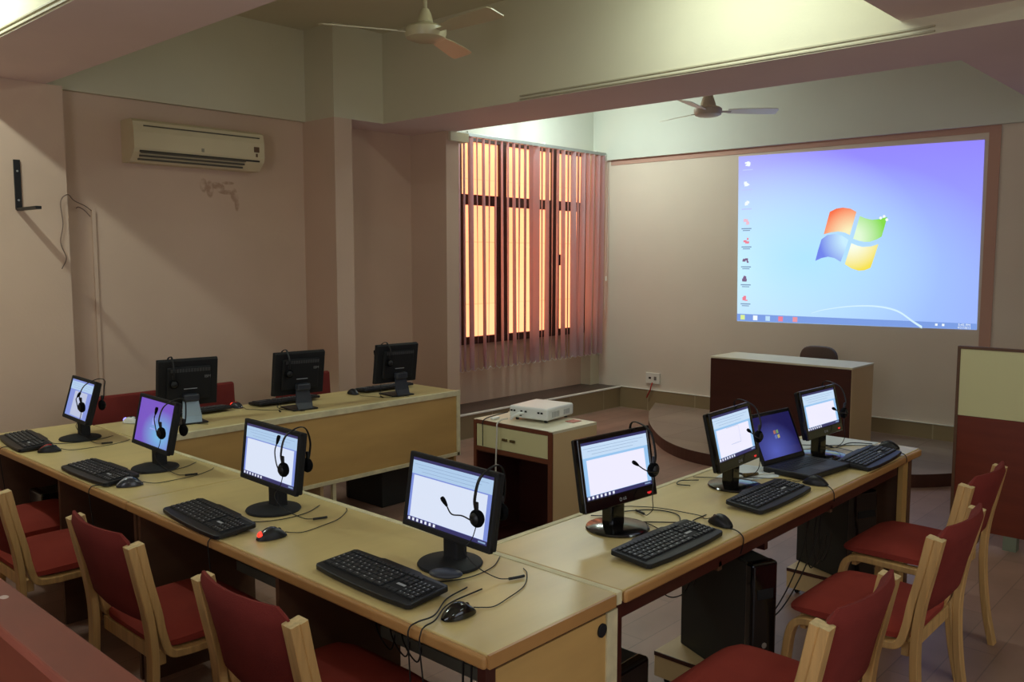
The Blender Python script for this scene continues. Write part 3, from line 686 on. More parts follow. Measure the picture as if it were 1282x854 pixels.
# ------------------------------------------------------------------ headsets, hung over the top edge of the monitors
def headset(key, w, label, boom, span=(.040, -.062), cupz=.195, top=None):
    root, M, (Wd, H) = MON[key]; q = MQ[key][0]
    a = root.rotation_euler.z; R = Matrix.Rotation(a, 4, 'Z')
    T = math.radians(q[3]); z0 = q[6]-.7505
    ztop = z0 + H*math.cos(T) + .010
    loc = Vector(root.location) + R @ Vector((q[7], w, 0))
    t = thing('headset', label, 'headset', loc, a, 'headsets hanging on the monitors')
    xf, xr = span; xf_s = -math.sin(T)*(cupz-z0) + xf; xr_s = -math.sin(T)*(cupz-z0) + xr
    xt = -math.sin(T)*H - .012
    # headband: flat strip arch in local x-z, width along y
    bm = bm_new()
    P = [(xf_s+.002, cupz+.02), (xf_s+.006, cupz+.06), (xf_s*.55+xt*.45+.018, ztop-.022), (xt+.004, ztop+.004), (xt-.03, ztop-.006), (xr_s-.012, cupz+.085), (xr_s-.008, cupz+.04), (xr_s-.002, cupz+.02)]
    ribbon(bm, P, .011, .004, n=6); obj('headband', bm, BLK, t)
    for x, s in ((xf_s, 1), (xr_s, -1)):
        Mc = Matrix.Translation((x, 0, cupz)) @ Matrix.Rotation(PI/2, 4, 'Y')
        bm = bm_new(); lathe(bm, [(0, .008*s), (.022, .008*s), (.026, .003*s), (.027, -.005*s), (.022, -.013*s), (0, -.015*s)], 24, M=Mc); obj('ear_cushion', bm, FOAM, t, smooth=True)
        bm = bm_new(); lathe(bm, [(0, .016*s), (.012, .015*s), (.018, .010*s), (.018, .006*s)], 20, M=Mc)
        box(bm, x-.004, x+.004, -.007, .007, cupz+.01, cupz+.05, bev=.002); obj('ear_cup', bm, BLK, t, smooth=True)
    # boom and microphone
    bx0 = xf_s + .016
    pts = [(bx0, 0, cupz-.004)] + [(bx0+p[0], p[1], cupz+p[2]) for p in boom]
    bm = bm_new(); tube(bm, pts, .0022, seg=6); obj('microphone_boom', bm, BLK, t)
    e = Vector(pts[-1]); dd = (e-Vector(pts[-2])).normalized()
    bm = bm_new(); tube(bm, [e-dd*.004, e+dd*.010, e+dd*.022, e+dd*.028], lambda u: .0035+.0035*math.sin(min(1, u*1.1)*PI*.75), seg=10, n=4); obj('microphone', bm, FOAM, t)
    # cable falling from the ear cup
    bm = bm_new(); tube(bm, [(xf_s, 0, cupz-.02), (xf_s+.006, -.012, cupz-.06), (xf_s+.02, -.03, cupz-.10), (xf_s-.002, .0, .05), (-.03, .03, .012), (-.06, .05, .006)], .0016, seg=5)
    obj('cable', bm, CABLE, t)
    bm = bm_new(); tube(bm, [(-.06, .05, .006), (-.09, .06, .006), (-.11, .064, .006)], .0045, seg=8, n=3); obj('plug', bm, BLK, t)
    return t
up_b = [(.004, .004, .03), (.006, .002, .065), (.002, -.004, .09)]
headset('M1', .185, 'black headset hung over the farthest monitor of the left row', [(.004, -.004, .03), (.006, -.002, .045), (.002, .010, .058)])
headset('M2', .190, 'black headset hung over the monitor with the violet login screen', [(.004, -.006, .03), (.006, -.01, .065), (.002, -.004, .088)])
headset('M3', .175, 'black headset hung over the third monitor of the left row, microphone pointing up', [(.004, -.012, .03), (.006, -.014, .07), (.002, -.004, .10)])
headset('M4', .180, 'black headset hung over the nearest monitor of the left row, microphone across the page', [(.004, -.04, .004), (.006, -.085, .000), (.004, -.112, .022)])
headset('M5', .140, 'black headset hung over the nearest glossy monitor of the right row', [(.004, -.04, .002), (.006, -.08, .018), (.004, -.115, .040)])
headset('M6', .132, 'black headset hung over the glossy monitor left of the laptop', [(.004, -.05, .004), (.006, -.09, .020), (.004, -.13, .042)])
headset('M7', .145, 'black headset hung over the glossy monitor at the far end of the right row', [(.004, -.05, .008), (.006, -.10, .018), (.004, -.145, .036)])
for k, lab in (('M8', 'black headset hung over the leftmost turned away monitor of the back row'), ('M9', 'black headset hung over the middle turned away monitor of the back row'), ('M10', 'black headset hung over the rightmost turned away monitor of the back row')):
    headset(k, .095, lab, [(.004, .02, .004), (.006, .03, .020), (.004, .03, .05)], span=(.04, -.085), cupz=.235)

# ------------------------------------------------------------------ keyboards
def make_keyboard(label, loc, rz):
    """local: +y along the length to the typist's right, +x away from the typist"""
    t = thing('keyboard', label, 'keyboard', loc, rz, 'black computer keyboards')
    L, Wk = .458, .155
    tilt = Matrix.Rotation(-math.radians(4.5), 4, 'Y') @ Matrix.Translation((0, 0, .004))
    bm = bm_new()
    pl = [(-Wk/2, -L/2+.012), (-Wk/2+.01, -L/2), (Wk/2-.008, -L/2+.004), (Wk/2, -L/2+.014), (Wk/2+.004, -.10), (Wk/2+.010, -.085), (Wk/2+.010, .085), (Wk/2+.004, .10), (Wk/2, L/2-.014), (Wk/2-.008, L/2-.004), (-Wk/2+.01, L/2), (-Wk/2, L/2-.012), (-Wk/2-.008, .12), (-Wk/2-.010, .0), (-Wk/2-.008, -.12)]
    prism(bm, pl, .004, .020, M=tilt, bev=.003); obj('keyboard_case', bm, BLK, t)
    bm = bm_new(); box(bm, -Wk/2+.024, Wk/2-.014, -L/2+.012, L/2-.012, .019, .0212, M=tilt, bev=.001); obj('key_bed', bm, BLKM, t)
    def block(name, rows, y0, y1, x0, pitch):
        bm = bm_new()
        for r, n in enumerate(rows):
            if n == 0: continue
            w = (y1-y0)/n
            for k in range(n):
                if isinstance(n, float): pass
                a = y0+k*w; xx = x0+r*pitch
                box(bm, xx+.0012, xx+pitch-.0022, a+.0012, a+w-.0022, .0200, .0262, bev=.0015, seg=1, M=tilt)
        obj(name, bm, KEY, t)
    xk = -Wk/2+.026; p = .0188
    # typist's right is -y when +x points away: keep the number pad on that side
    yl = L/2-.016; yr = -L/2+.016
    block('letter_keys', [8, 11, 12, 13, 14], yl-.285, yl, xk, p)
    block('arrow_keys', [3], yr+.074, yr+.074+.056, xk, p)
    block('navigation_keys', [3, 3], yr+.074, yr+.074+.056, xk+3*p, p)
    block('number_pad', [3, 4, 4, 4, 4], yr, yr+.070, xk, p)
    block('function_keys', [16], yr+.074, yl, xk+5*p+.004, .015)
    bm = bm_new(); tube(bm, [(Wk/2, -.10, .016), (Wk/2+.02, -.11, .006), (Wk/2+.06, -.14, .003), (Wk/2+.14, -.165, .003), (Wk/2+.24, -.15, .003), (Wk/2+.32, -.10, .003)], .0018, seg=5); obj('cable', bm, CABLE, t)
    bm = bm_new(); box(bm, xk+2.2*p, xk+2.7*p, yr+.084, yr+.120, .0212, .0218, M=tilt); tag(obj('maker_mark', bm, LEGEND, t), 'small pale maker mark')
    bm = bm_new()
    rnd = random.Random(3)
    for r, n in enumerate([8, 11, 12, 13, 14]):
        w = .285/n
        for k in range(n):
            if rnd.random() < .75: box(bm, xk+r*p+.009, xk+r*p+.013, yl-.285+k*w+w*.4, yl-.285+k*w+w*.58, .0262, .0264, M=tilt)
    tag(obj('letter_legends', bm, LEGEND, t), 'grey lettering'); bm = bm_new()
    for r in range(5):
        for k in range(4): box(bm, xk+r*p+.009, xk+r*p+.013, yr+k*.0175+.007, yr+k*.0175+.010, .0262, .0264, M=tilt)
    tag(obj('number_legends', bm, LEGEND, t), 'grey numbering')
    return t
Z = .7508
kb = make_keyboard('black keyboard nearest the camera, in front of the nearest monitor of the left row', (1.562, 1.965, Z), math.radians(-2))
for loc, rz, lab in [((1.515, 2.885, Z), -4, 'black keyboard third along the left row, next to the red glowing mouse'),
    ((1.532, 3.87, Z), 1, 'black keyboard in front of the monitor with the violet login screen'),
    ((1.545, 4.82, Z), -6, 'black keyboard farthest along the left row at the left edge'),
    ((2.405, 1.512, Z), 90, 'black keyboard nearest the camera in the right row'),
    ((3.165, 1.530, Z), 91, 'black keyboard in the right row between the nearest mouse and the laptop'),
    ((4.10, 1.485, Z), 92, 'black keyboard at the far end of the right row, touching the laptop'),
    ((2.55, 5.0, Z), -92, 'black keyboard behind the leftmost turned away monitor of the back row'),
    ((3.17, 4.955, Z), -92, 'black keyboard behind the middle turned away monitor of the back row'),
    ((3.98, 4.93, Z), -90, 'black keyboard behind the rightmost turned away monitor of the back row')]:
    dup(kb, loc, math.radians(rz), lab)

# ------------------------------------------------------------------ mice
def mouse(label, loc, rz, body, accent=None, glowm=None, cab=None):
    t = thing('computer_mouse', label, 'mouse', loc, math.radians(rz), 'computer mice')
    bm = bm_new(); N, K = 18, 12
    def pt(u, v):
        x = -.052 + .104*u; s = math.sin(PI*min(1, max(0, u*.96+.02)))**.45; hw = .030*s*(1-.12*math.sin(PI*u)*.5)
        h = (.014 + .024*math.sin(PI*(u*.8+.12)))*s
        th = PI*v; return (x, -hw*math.cos(th), .002 + h*math.sin(th)**.7)
    g = [[bm.verts.new(pt(i/N, j/K)) for j in range(K+1)] for i in range(N+1)]
    for i in range(N):
        for j in range(K):
            f = bm.faces.new([g[i][j], g[i+1][j], g[i+1][j+1], g[i][j+1]])
            if accent and 4 <= j <= 7 and i < 11: f.material_index = 1
        bm.faces.new([g[i][0], g[i][K], g[i+1][K], g[i+1][0]])
    bmesh.ops.recalc_face_normals(bm, faces=list(bm.faces))
    obj('mouse_shell', bm, [body, accent or body], t, smooth=True)
    bm = bm_new(); lathe(bm, [(0, -.003), (.008, -.003), (.009, 0), (.008, .003), (0, .003)], 16, M=Matrix.Translation((.026, 0, .0235)) @ Matrix.Rotation(PI/2, 4, 'X')); obj('scroll_wheel', bm, BLKM, t)
    bm = bm_new()
    zs = lambda x: pt((x+.052)/.104, .5)[2]
    tube(bm, [(x, 0, zs(x)+.0001) for x in (-.004, .004, .012, .018)], .0007, seg=5)
    obj('button_seam', bm, BLKM, t)
    if glowm:
        bm = bm_new(); lathe(bm, [(0, .009), (.008, .008), (.013, .003), (.015, -.003)], 16, M=Matrix.Translation((-.040, 0, .016)) @ Matrix.Rotation(-PI/2, 4, 'Y')); obj('glowing_tail', bm, glowm, t, smooth=True)
    R = Matrix.Rotation(-math.radians(rz), 4, 'Z')
    bm = bm_new(); tube(bm, cab or [(.050, 0, .012), (.075, .004, .004), (.11, -.012, .003), (.18, .01, .003), (.27, .05, .003), (.34, .12, .003), (.36, .16, .003)], .0016, seg=5); obj('cable', bm, CABLE, t)
    return t
DK = mat('dark_grey_gloss', (52, 54, 60), .2); RD = mat('red_gloss', (150, 24, 30), .25)
SIL = mat('silver_plastic', (150, 152, 160), .3)
mouse('black computer mouse nearest the camera, glossy with a slim nose', (1.548, 1.617, Z), -8, GLOSS)
mouse('black computer mouse glowing red, right of the third keyboard in the left row', (1.568, 2.555, Z), -10, BLK, DK, REDGLOW)
mouse('dark grey computer mouse with silver top, beside the second farthest keyboard of the left row', (1.540, 3.590, Z), -20, DK, SIL)
mouse('black and red computer mouse, farthest along the left row', (1.556, 4.525, Z), -25, BLK, RD)
mouse('black computer mouse at the end of the nearest keyboard in the right row', (2.735, 1.505, Z), 75, BLK)
mouse('black computer mouse in front of the laptop', (3.505, 1.490, Z), 100, BLK)
mouse('black computer mouse at the far end of the right row', (4.430, 1.515, Z), 110, BLK)
mouse('white computer mouse glowing blue violet on the back row desk', (2.16, 4.98, Z), -60, PROJ, DK, VIOLED)
mouse('dark computer mouse glowing red on the back row desk', (2.84, 5.0, Z), -80, DK, RD, REDGLOW)
mouse('dark computer mouse at the rightmost station of the back row', (3.68, 4.90, Z), -90, BLK)

# ------------------------------------------------------------------ loose cables over the desks
def cable(label, pts, r=.0022, m=CABLE, name='cable'):
    bm = bm_new(); tube(bm, pts, r, seg=6); return tag(obj(name, bm, m), label, 'cable')
X = 1.40
cable('black cable hanging over the front edge between the two nearest chairs of the left row', [(1.50, 2.66, .757), (1.455, 2.69, .757), (1.418, 2.70, .748), (1.414, 2.70, .70), (1.43, 2.70, .5), (1.44, 2.70, .35)])
cable('black cable hanging over the front edge beside the violet screen station', [(1.475, 3.62, .757), (1.44, 3.68, .757), (1.417, 3.69, .745), (1.414, 3.69, .70), (1.43, 3.68, .5), (1.44, 3.68, .3)])
cable('black cable hanging over the front edge at the farthest keyboard of the left row', [(1.488, 4.73, .757), (1.44, 4.78, .757), (1.416, 4.79, .745), (1.414, 4.79, .70), (1.43, 4.78, .5)])
cable('pair of black cables looping over the front edge by the nearest mouse, left strand', [(1.70, 1.74, .755), (1.60, 1.72, .755), (1.50, 1.66, .757), (1.44, 1.66, .757), (1.416, 1.665, .745), (1.413, 1.665, .70), (1.42, 1.66, .5), (1.42, 1.65, .3)])
cable('pair of black cables looping over the front edge by the nearest mouse, right strand', [(1.72, 1.70, .755), (1.58, 1.69, .755), (1.48, 1.635, .757), (1.435, 1.625, .757), (1.416, 1.62, .745), (1.413, 1.62, .70), (1.42, 1.60, .5), (1.42, 1.58, .3)])
cable('black cable slipping over the front edge beside the nearest mouse of the right row', [(2.70, 1.475, .757), (2.70, 1.43, .757), (2.685, 1.395, .75), (2.68, 1.385, .73), (2.69, 1.40, .68)])
cable('black cable slipping over the front edge in front of the laptop', [(3.50, 1.44, .757), (3.47, 1.41, .757), (3.45, 1.388, .745), (3.45, 1.385, .71)])
cable('black cable slipping over the front edge at the far keyboard of the right row', [(4.36, 1.46, .757), (4.33, 1.41, .757), (4.31, 1.388, .745), (4.31, 1.386, .72)])
cable('thin black cable running across the right desk behind the nearest keyboard', [(2.50, 1.80, .756), (2.62, 1.66, .754), (2.68, 1.60, .754), (2.72, 1.60, .754), (2.80, 1.60, .754)])
cable('thin black cable from the nearest glossy monitor stand to its keyboard', [(2.60, 1.87, .754), (2.72, 1.78, .754), (2.73, 1.68, .754), (2.62, 1.60, .756)])
cable('thin black cable lying behind the far glossy monitor of the right row', [(4.05, 1.84, .754), (4.25, 1.72, .754), (4.42, 1.70, .754), (4.47, 1.61, .754)])
cable('curled black cable left of the monitor beside the laptop', [(3.12, 1.86, .755), (3.10, 1.91, .756), (3.16, 1.93, .756), (3.22, 1.88, .756)])
cable('white adaptor cable between the glossy monitor and the laptop', [(3.34, 1.80, .756), (3.42, 1.76, .756), (3.50, 1.72, .757), (3.56, 1.69, .757)], r=.003, m=WCABLE)
# cables under the right desk
rr = random.Random(5)
for k, (x, lab) in enumerate([(3.40, 'long black cable hanging down beside the nearer computer tower'), (3.52, 'black cable sagging from the right desk to the nearer tower front'), (3.70, 'black cable hanging between the two towers of the right row'), (3.76, 'tangled black cable just left of the far tower'), (3.82, 'black cable looped against the far tower')]):
    if k < 2: pts = [(x, 1.47, .66), (x-.02, 1.48, .5), (x-.10-.08*k, 1.52, .32-.03*k), (x-.22-.1*k, 1.56, .22), (3.08, 1.62, .24)]
    else: pts = [(x, 1.60, .66), (x+rr.uniform(-.05, .05), 1.6, .55), (x+rr.uniform(-.06, .06), 1.62, .42), (x+.04, 1.60, .30), (x+.12, 1.60, .34), (x+.20, 1.62, .40)]
    cable(lab, pts, .0028)
for k, y in enumerate((2.62, 2.66, 2.70)):
    pass
for k, (y, lab) in enumerate([(2.33, 'short black cable hanging under the left row, right of the three'), (2.25, 'short black cable hanging under the left row, looped end'), (2.19, 'short black cable hanging under the left row above the tower')]):
    cable(lab, [(1.86, y, .66), (1.84, y-.01, .55), (1.84, y+.01, .42), (1.86, y-.04, .34), (1.88, y-.05, .40)], .003)
for k, (y, lab) in enumerate([(1.49, 'black cable hanging beside the desk end post'), (1.52, 'black cable hanging just inside the desk end post')]):
    cable(lab, [(1.47, y, .70), (1.465, y, .5), (1.46, y, .25), (1.455, y, .05)], .003)
cable('thin dark cable drooping under the right desk left of the nearer tower', [(2.60, 1.75, .60), (2.68, 1.7, .46), (2.80, 1.7, .42), (2.9, 1.72, .44)], .0022)
cable('second thin dark cable bunched beside the nearer tower', [(2.84, 1.6, .66), (2.80, 1.62, .55), (2.82, 1.66, .46), (2.9, 1.7, .44)], .0022)

# small things on the desks
bm = bm_new(); t0 = Matrix.Translation((1.70, 1.83, .773)) @ Matrix.Rotation(.5, 4, 'Z')
M_ = bmesh.new(); bmesh.ops.create_uvsphere(M_, u_segments=18, v_segments=10, radius=1)
for v in M_.verts: v.co = Vector((v.co.x*.034, v.co.y*.052, max(-.35, v.co.z)*.013))
merge(bm, M_, 0, t0); tag(obj('cable_controller', bm, GREYB, smooth=True), 'grey inline cable controller lying on the nearest left row monitor base', 'controller')
bm = bm_new(); prism(bm, [(3.80, 1.92), (4.02, 1.935), (4.53, 1.93), (4.535, 1.60), (4.47, 1.60), (4.25, 1.78)], .7508, .7518); tag(obj('paper_sheet', bm, PAPER), 'white sheet of paper under the far monitor of the right row', 'paper')
bm = bm_new(); prism(bm, [(3.33, 1.86), (3.62, 1.90), (3.66, 1.72), (3.52, 1.66), (3.36, 1.74)], .7508, .7518); tag(obj('paper_sheet', bm, PAPER), 'white sheet of paper left of the laptop', 'paper')
bm = bm_new(); box(bm, -.035, .035, -.014, .014, 0, .022, bev=.005, M=Matrix.Translation((3.585, 1.655, .752)) @ Matrix.Rotation(.5, 4, 'Z')); tag(obj('power_adaptor', bm, PROJ), 'small white adaptor block beside the laptop hinge', 'adaptor')
bm = bm_new(); tube(bm, [(3.40, 1.765, .762), (3.43, 1.75, .762), (3.47, 1.735, .762)], lambda u: .010-.003*u, seg=10, n=3); tag(obj('cable_connector', bm, BRASS), 'yellowish cable connector beside the monitor left of the laptop', 'connector')

# ------------------------------------------------------------------ laptop
lp = thing('laptop', 'open black laptop between two glossy monitors on the right desk', 'laptop', (3.715, 1.62, .752), math.radians(-6))
bm = bm_new(); box(bm, -.175, .175, -.115, .115, .0, .026, bev=.006); obj('laptop_base', bm, BLK, lp)
bm = bm_new()
for r in range(5):
    for k in range(14): box(bm, -.155+k*.022, -.155+k*.022+.019, -.015+r*.020, -.015+r*.020+.017, .026, .0275, bev=.0006, seg=1)
obj('letter_keys', bm, KEY, lp)
B('touchpad', GREYB, -.05, .04, -.095, -.04, .026, .0266, parent=lp)
tl = math.radians(24)
ML = Matrix.Translation((0, .112, .024)) @ Matrix.Rotation(-tl, 4, 'X')
bm = bm_new(); box(bm, -.175, .175, -.004, .008, 0, .235, bev=.004, M=ML); obj('laptop_lid', bm, BLK, lp)
def lap_screen():
    m = bpy.data.materials.new('laptop_desktop_picture'); m.use_nodes = True; nt = m.node_tree; b = nt.nodes['Principled BSDF']
    b.inputs['Base Color'].default_value = (.01, .01, .01, 1); b.inputs['Roughness'].default_value = .25
    tc = nt.nodes.new('ShaderNodeTexCoord'); mp = nt.nodes.new('ShaderNodeMapping'); nt.links.new(tc.outputs['Generated'], mp.inputs[0]); mp.vector_type = 'TEXTURE'; mp.inputs['Location'].default_value = (.35, .5, .15); mp.inputs['Scale'].default_value = (.8, 100, .9)
    gr = nt.nodes.new('ShaderNodeTexGradient'); gr.gradient_type = 'SPHERICAL'; nt.links.new(mp.outputs[0], gr.inputs[0])
    r = nt.nodes.new('ShaderNodeValToRGB'); r.color_ramp.elements[0].color = (*lin((34, 30, 92)), 1); r.color_ramp.elements[1].color = (*lin((92, 104, 205)), 1); r.color_ramp.elements[0].position = .2
    nt.links.new(gr.outputs[1], r.inputs[0]); nt.links.new(r.outputs[0], b.inputs['Emission Color']); b.inputs['Emission Strength'].default_value = .75
    return m
bm = bm_new(); quad(bm, (-.158, -.0046, .022), (.158, -.0046, .022), (.158, -.0046, .218), (-.158, -.0046, .218), 0, ML)
ls = obj('screen', bm, lap_screen(), lp)
for (x, z, c) in ((-.011, .011, (190, 120, 110)), (.011, .011, (130, 170, 110)), (-.011, -.011, (110, 130, 210)), (.011, -.011, (200, 190, 120))):
    bm = bm_new(); quad(bm, (x-.009, -.005, .125+z-.009), (x+.009, -.005, .125+z-.007), (x+.010, -.005, .125+z+.009), (x-.008, -.005, .125+z+.007), 0, ML)
    obj('logo_pane', bm, glow('laptop_logo_%d_%d' % (x > 0, z > 0), c, .7), ls)

# ------------------------------------------------------------------ computer towers and their stands
def tower(label, loc, rz, h=.42, w=.175, dpt=.40, front_light=False):
    t = thing('computer_tower', label, 'computer', loc, rz, 'black computer towers')
    bm = bm_new(); box(bm, -dpt/2, dpt/2-.03, -w/2, w/2, 0, h, bev=.006)
    obj('tower_case', bm, mat('tower_charcoal', (44, 44, 42), .5, spec=.3), t)
    bm = bm_new(); box(bm, dpt/2-.035, dpt/2+.01, -w/2-.002, w/2+.002, -.001, h+.004, bev=.012, seg=3); obj('front_panel', bm, GLOSS, t)
    B('drive_bay', BLKM, dpt/2+.008, dpt/2+.013, -w/2+.02, w/2-.02, h*.72, h*.80, parent=t, bev=.002)
    bm = bm_new(); lathe(bm, [(0, 0), (.010, 0), (.011, .004), (0, .005)], 16, M=Matrix.Translation((dpt/2+.009, 0, h*.35)) @ Matrix.Rotation(PI/2, 4, 'Y')); obj('power_button', bm, STEEL, t)
    return t
def stand(label, cx, cy, w, dpt, hgt=.10):
    t = thing('tower_stand', label, 'stand', (cx, cy, 0), 0, 'wooden tower stands')
    B('stand_top', CREAMB, -w/2, w/2, -dpt/2, dpt/2, hgt-.012, hgt, parent=t)
    B('dark_edging', MAROON, -w/2-.004, -w/2, -dpt/2, dpt/2, hgt-.016, hgt, parent=t)
    for s in (-1, 1): B('side_board', CREAMB, s*(w/2-.009)-.009, s*(w/2-.009)+.009, -dpt/2, dpt/2, .022, hgt-.013, parent=t)
    for sx in (-1, 1):
        for sy in (-1, 1):
            bm = bm_new(); lathe(bm, [(0, -.01), (.011, -.01), (.011, .01), (0, .01)], 14, M=Matrix.Translation((sx*(w/2-.02), sy*(dpt/2-.05), .011)) @ Matrix.Rotation(PI/2, 4, 'Y')); obj('caster', bm, BLK, t)
stand('cream wooden stand under the nearer tower of the right row', 3.01, 1.61, .28, .50, .125)
tower('black computer tower nearer the camera under the right desk', (2.962, 1.60, .126), math.radians(-113.5), h=.472, w=.112, dpt=.43)
stand('cream wooden stand under the far tower of the right row', 4.28, 1.70, .30, .38, .125)
tower('black computer tower at the far end under the right desk', (4.265, 1.705, .126), math.radians(-112), h=.445, w=.15, dpt=.37)
tower('black computer tower hidden behind the desk corner post, only its rounded edge showing', (2.125, 1.66, 0), -PI/2, h=.46, w=.17, dpt=.40)
tower('black computer tower under the left row above the bottom centre chair', (1.78, 2.52, .02), PI, h=.46, w=.18, dpt=.40)
tower('black computer tower under the left row, left of the second chair', (1.80, 3.51, .02), PI, h=.46, w=.18, dpt=.38)
tower('black computer tower under the left row at the left picture edge', (1.79, 4.86, .02), PI, h=.46, w=.18, dpt=.38)
tower('black computer tower lying under the back row desk', (3.82, 4.78, .001), PI/2, h=.34, w=.30, dpt=.40)

# ------------------------------------------------------------------ projector cabinet and projector
c = thing('projector_cabinet', 'cream cabinet with maroon edging, one drawer and an open dark front', 'cabinet', (3.81, 3.325, 0))
x0, x1, y0, y1 = 3.61-3.81, 4.01-3.81, 3.02-3.325, 3.63-3.325
B('side_panel', CREAMB, x0+.006, x1, y0, y0+.018, 0, .735, parent=c); B('side_panel', MAROON, x0+.006, x1, y1-.018, y1, 0, .735, parent=c)
tag(B('cabinet_top', CREAMT, x0, x1, y0, y1, .735, .75, parent=c), 'pale cream top')
B('back_panel', MAROON, x1-.015, x1-.003, y0+.018, y1-.018, .02, .735, parent=c)
B('bottom_shelf', MAROON, x0+.01, x1-.015, y0+.018, y1-.018, .02, .04, parent=c)
B('inner_shelf', MAROON, x0+.01, x1-.015, y0+.018, y1-.018, .555, .565, parent=c)
bm = bm_new()
box(bm, x0-.004, x0+.006, y0, y0+.03, 0, .745); box(bm, x0-.004, x0+.006, y1-.022, y1, 0, .745); box(bm, x0-.004, x0+.006, y0+.03, y1-.022, .725, .748); box(bm, x0-.004, x0+.006, y0+.03, y1-.022, .565, .590)
obj('front_edging', bm, mat('brown_red_edging', (104, 54, 32), .5), c)
dr = B('drawer', CREAMG, x0-.001, x0+.30, y0+.034, y1-.026, .592, .722, parent=c)
bm = bm_new()
for s in (-1, 1): box(bm, x0-.012, x0-.001, s*.030-.018+.02, s*.030+.018+.02, .648, .662, bev=.002)
obj('drawer_handle', bm, BRASS, dr)
p = thing('projector', 'white projector standing on the cream cabinet', 'projector', (3.885, 3.335, .752), math.radians(8))
bm = bm_new(); box(bm, -.145, .145, -.135, .135, .014, .085, bev=.012, seg=3); obj('projector_case', bm, PROJ, p)
bm = bm_new()
for k in range(7): box(bm, -.10+k*.012, -.094+k*.012, -.137, -.1345, .03, .062)
for k in range(5): box(bm, .03+k*.014, .038+k*.014, -.137, -.1345, .03, .06)
obj('vent', bm, mat('vent_pale_grey', (176, 178, 178), .5), p)
bm = bm_new()
for k, yy in enumerate((-.10, -.078, .01, .04, .09, .11)): box(bm, -.1475, -.1445, yy, yy+.014, .052, .062)
box(bm, -.1475, -.1445, .045, .060, .028, .040); obj('socket', bm, BLKM, p)
bm = bm_new(); lathe(bm, [(0, .004), (.020, .004), (.026, 0), (.026, -.008)], 20, M=Matrix.Translation((.146, .05, .05)) @ Matrix.Rotation(PI/2, 4, 'Y')); obj('lens', bm, GLOSS, p)
for sx in (-1, 1):
    for sy in (-1, 1):
        bm = bm_new(); lathe(bm, [(0, 0), (.010, 0), (.010, .015), (0, .015)], 12, c=(sx*.11, sy*.10, 0)); obj('foot', bm, BLK, p)
bm = bm_new(); tube(bm, [(-.146, .035, .045), (-.175, .045, .047), (-.19, .075, .03), (-.192, .09, .012)], .009, seg=8); tag(obj('video_plug', bm, PROJ, p), 'white video plug')
bm = bm_new(); tube(bm, [(-.03, .137, .042), (-.035, .165, .036), (-.05, .18, .03)], .010, seg=8, n=4); tag(obj('power_plug', bm, BLK, p), 'black power plug')
cable('white video cable hanging down the front of the projector cabinet', [(3.685, 3.425, .764), (3.64, 3.43, .762), (3.595, 3.425, .745), (3.588, 3.42, .70), (3.585, 3.425, .55), (3.585, 3.43, .40), (3.58, 3.43, .28), (3.54, 3.38, .12), (3.44, 3.28, .012), (3.30, 3.2, .006)], .005, WCABLE)
cable('black power cable draped over the left front of the projector cabinet', [(3.80, 3.53, .775), (3.72, 3.55, .765), (3.64, 3.55, .758), (3.598, 3.545, .742), (3.592, 3.54, .70), (3.592, 3.54, .60)], .0032)
bm = bm_new(); box(bm, -.03, .03, -.012, .012, 0, .014, bev=.004, M=Matrix.Translation((3.665, 3.51, .752))); tag(obj('remote_control', bm, PROJ), 'small white remote control beside the projector', 'remote')
bm = bm_new(); box(bm, -.04, .04, -.03, .03, 0, .002, M=Matrix.Translation((3.93, 3.13, .7515))); tag(obj('red_card', bm, mat('faded_red_card', (196, 110, 92), .6)), 'faded red card under the right side of the projector', 'card')

# ------------------------------------------------------------------ lecturer's desk and chair on the platform
pd = thing('lecture_desk', 'dark maroon lecture desk with pale top and cream side on the platform', 'desk', (7.13, 3.30, .10))
x0, x1, y0, y1 = 6.9-7.13, 7.36-7.13, 2.665-3.30, 3.93-3.30
B('front_panel', MAROON, x0, x0+.02, y0+.004, y1, 0, .708, parent=pd)
tag(B('side_panel', CREAMB, x0+.004, x1, y0, y0+.02, 0, .712, parent=pd), 'cream side panel')
B('side_panel', MAROON, x0+.02, x1, y1-.02, y1, 0, .708, parent=pd)
tag(B('desk_top', CREAMT, x0-.004, x1+.004, y0-.004, y1+.004, .712, .728, parent=pd, bev=.002), 'pale top')
sc = thing('swivel_chair', 'grey brown swivel chair behind the lecture desk', 'chair', (7.72, 3.29, .10))
bm = bm_new(); prism(bm, [(.18*math.cos(k*PI/16)*(1 if abs(math.cos(k*PI/16)) < .01 else abs(math.cos(k*PI/16))**-.45), .58+(.20*abs(math.sin(k*PI/16))**.55)*(1 if k <= 16 else -1)) for k in range(32)], -.03, .03, M=Matrix(((0, 0, 1, 0), (1, 0, 0, 0), (0, 1, 0, 0.02), (0, 0, 0, 1))), bev=.02); obj('backrest', bm, CHBR, sc, smooth=True)
bm = bm_new(); box(bm, -.42, .0, -.22, .22, .38, .45, bev=.03, seg=3); obj('seat', bm, CHBR, sc, smooth=True)
bm = bm_new(); tube(bm, [(-.2, 0, .06), (-.2, 0, .38)], .025, n=0); obj('column', bm, BLK, sc)
bm = bm_new(); tube(bm, [(-.15, 0, .39), (.03, 0, .39), (.045, 0, .5)], .014, n=4); obj('back_bracket', bm, BLK, sc)
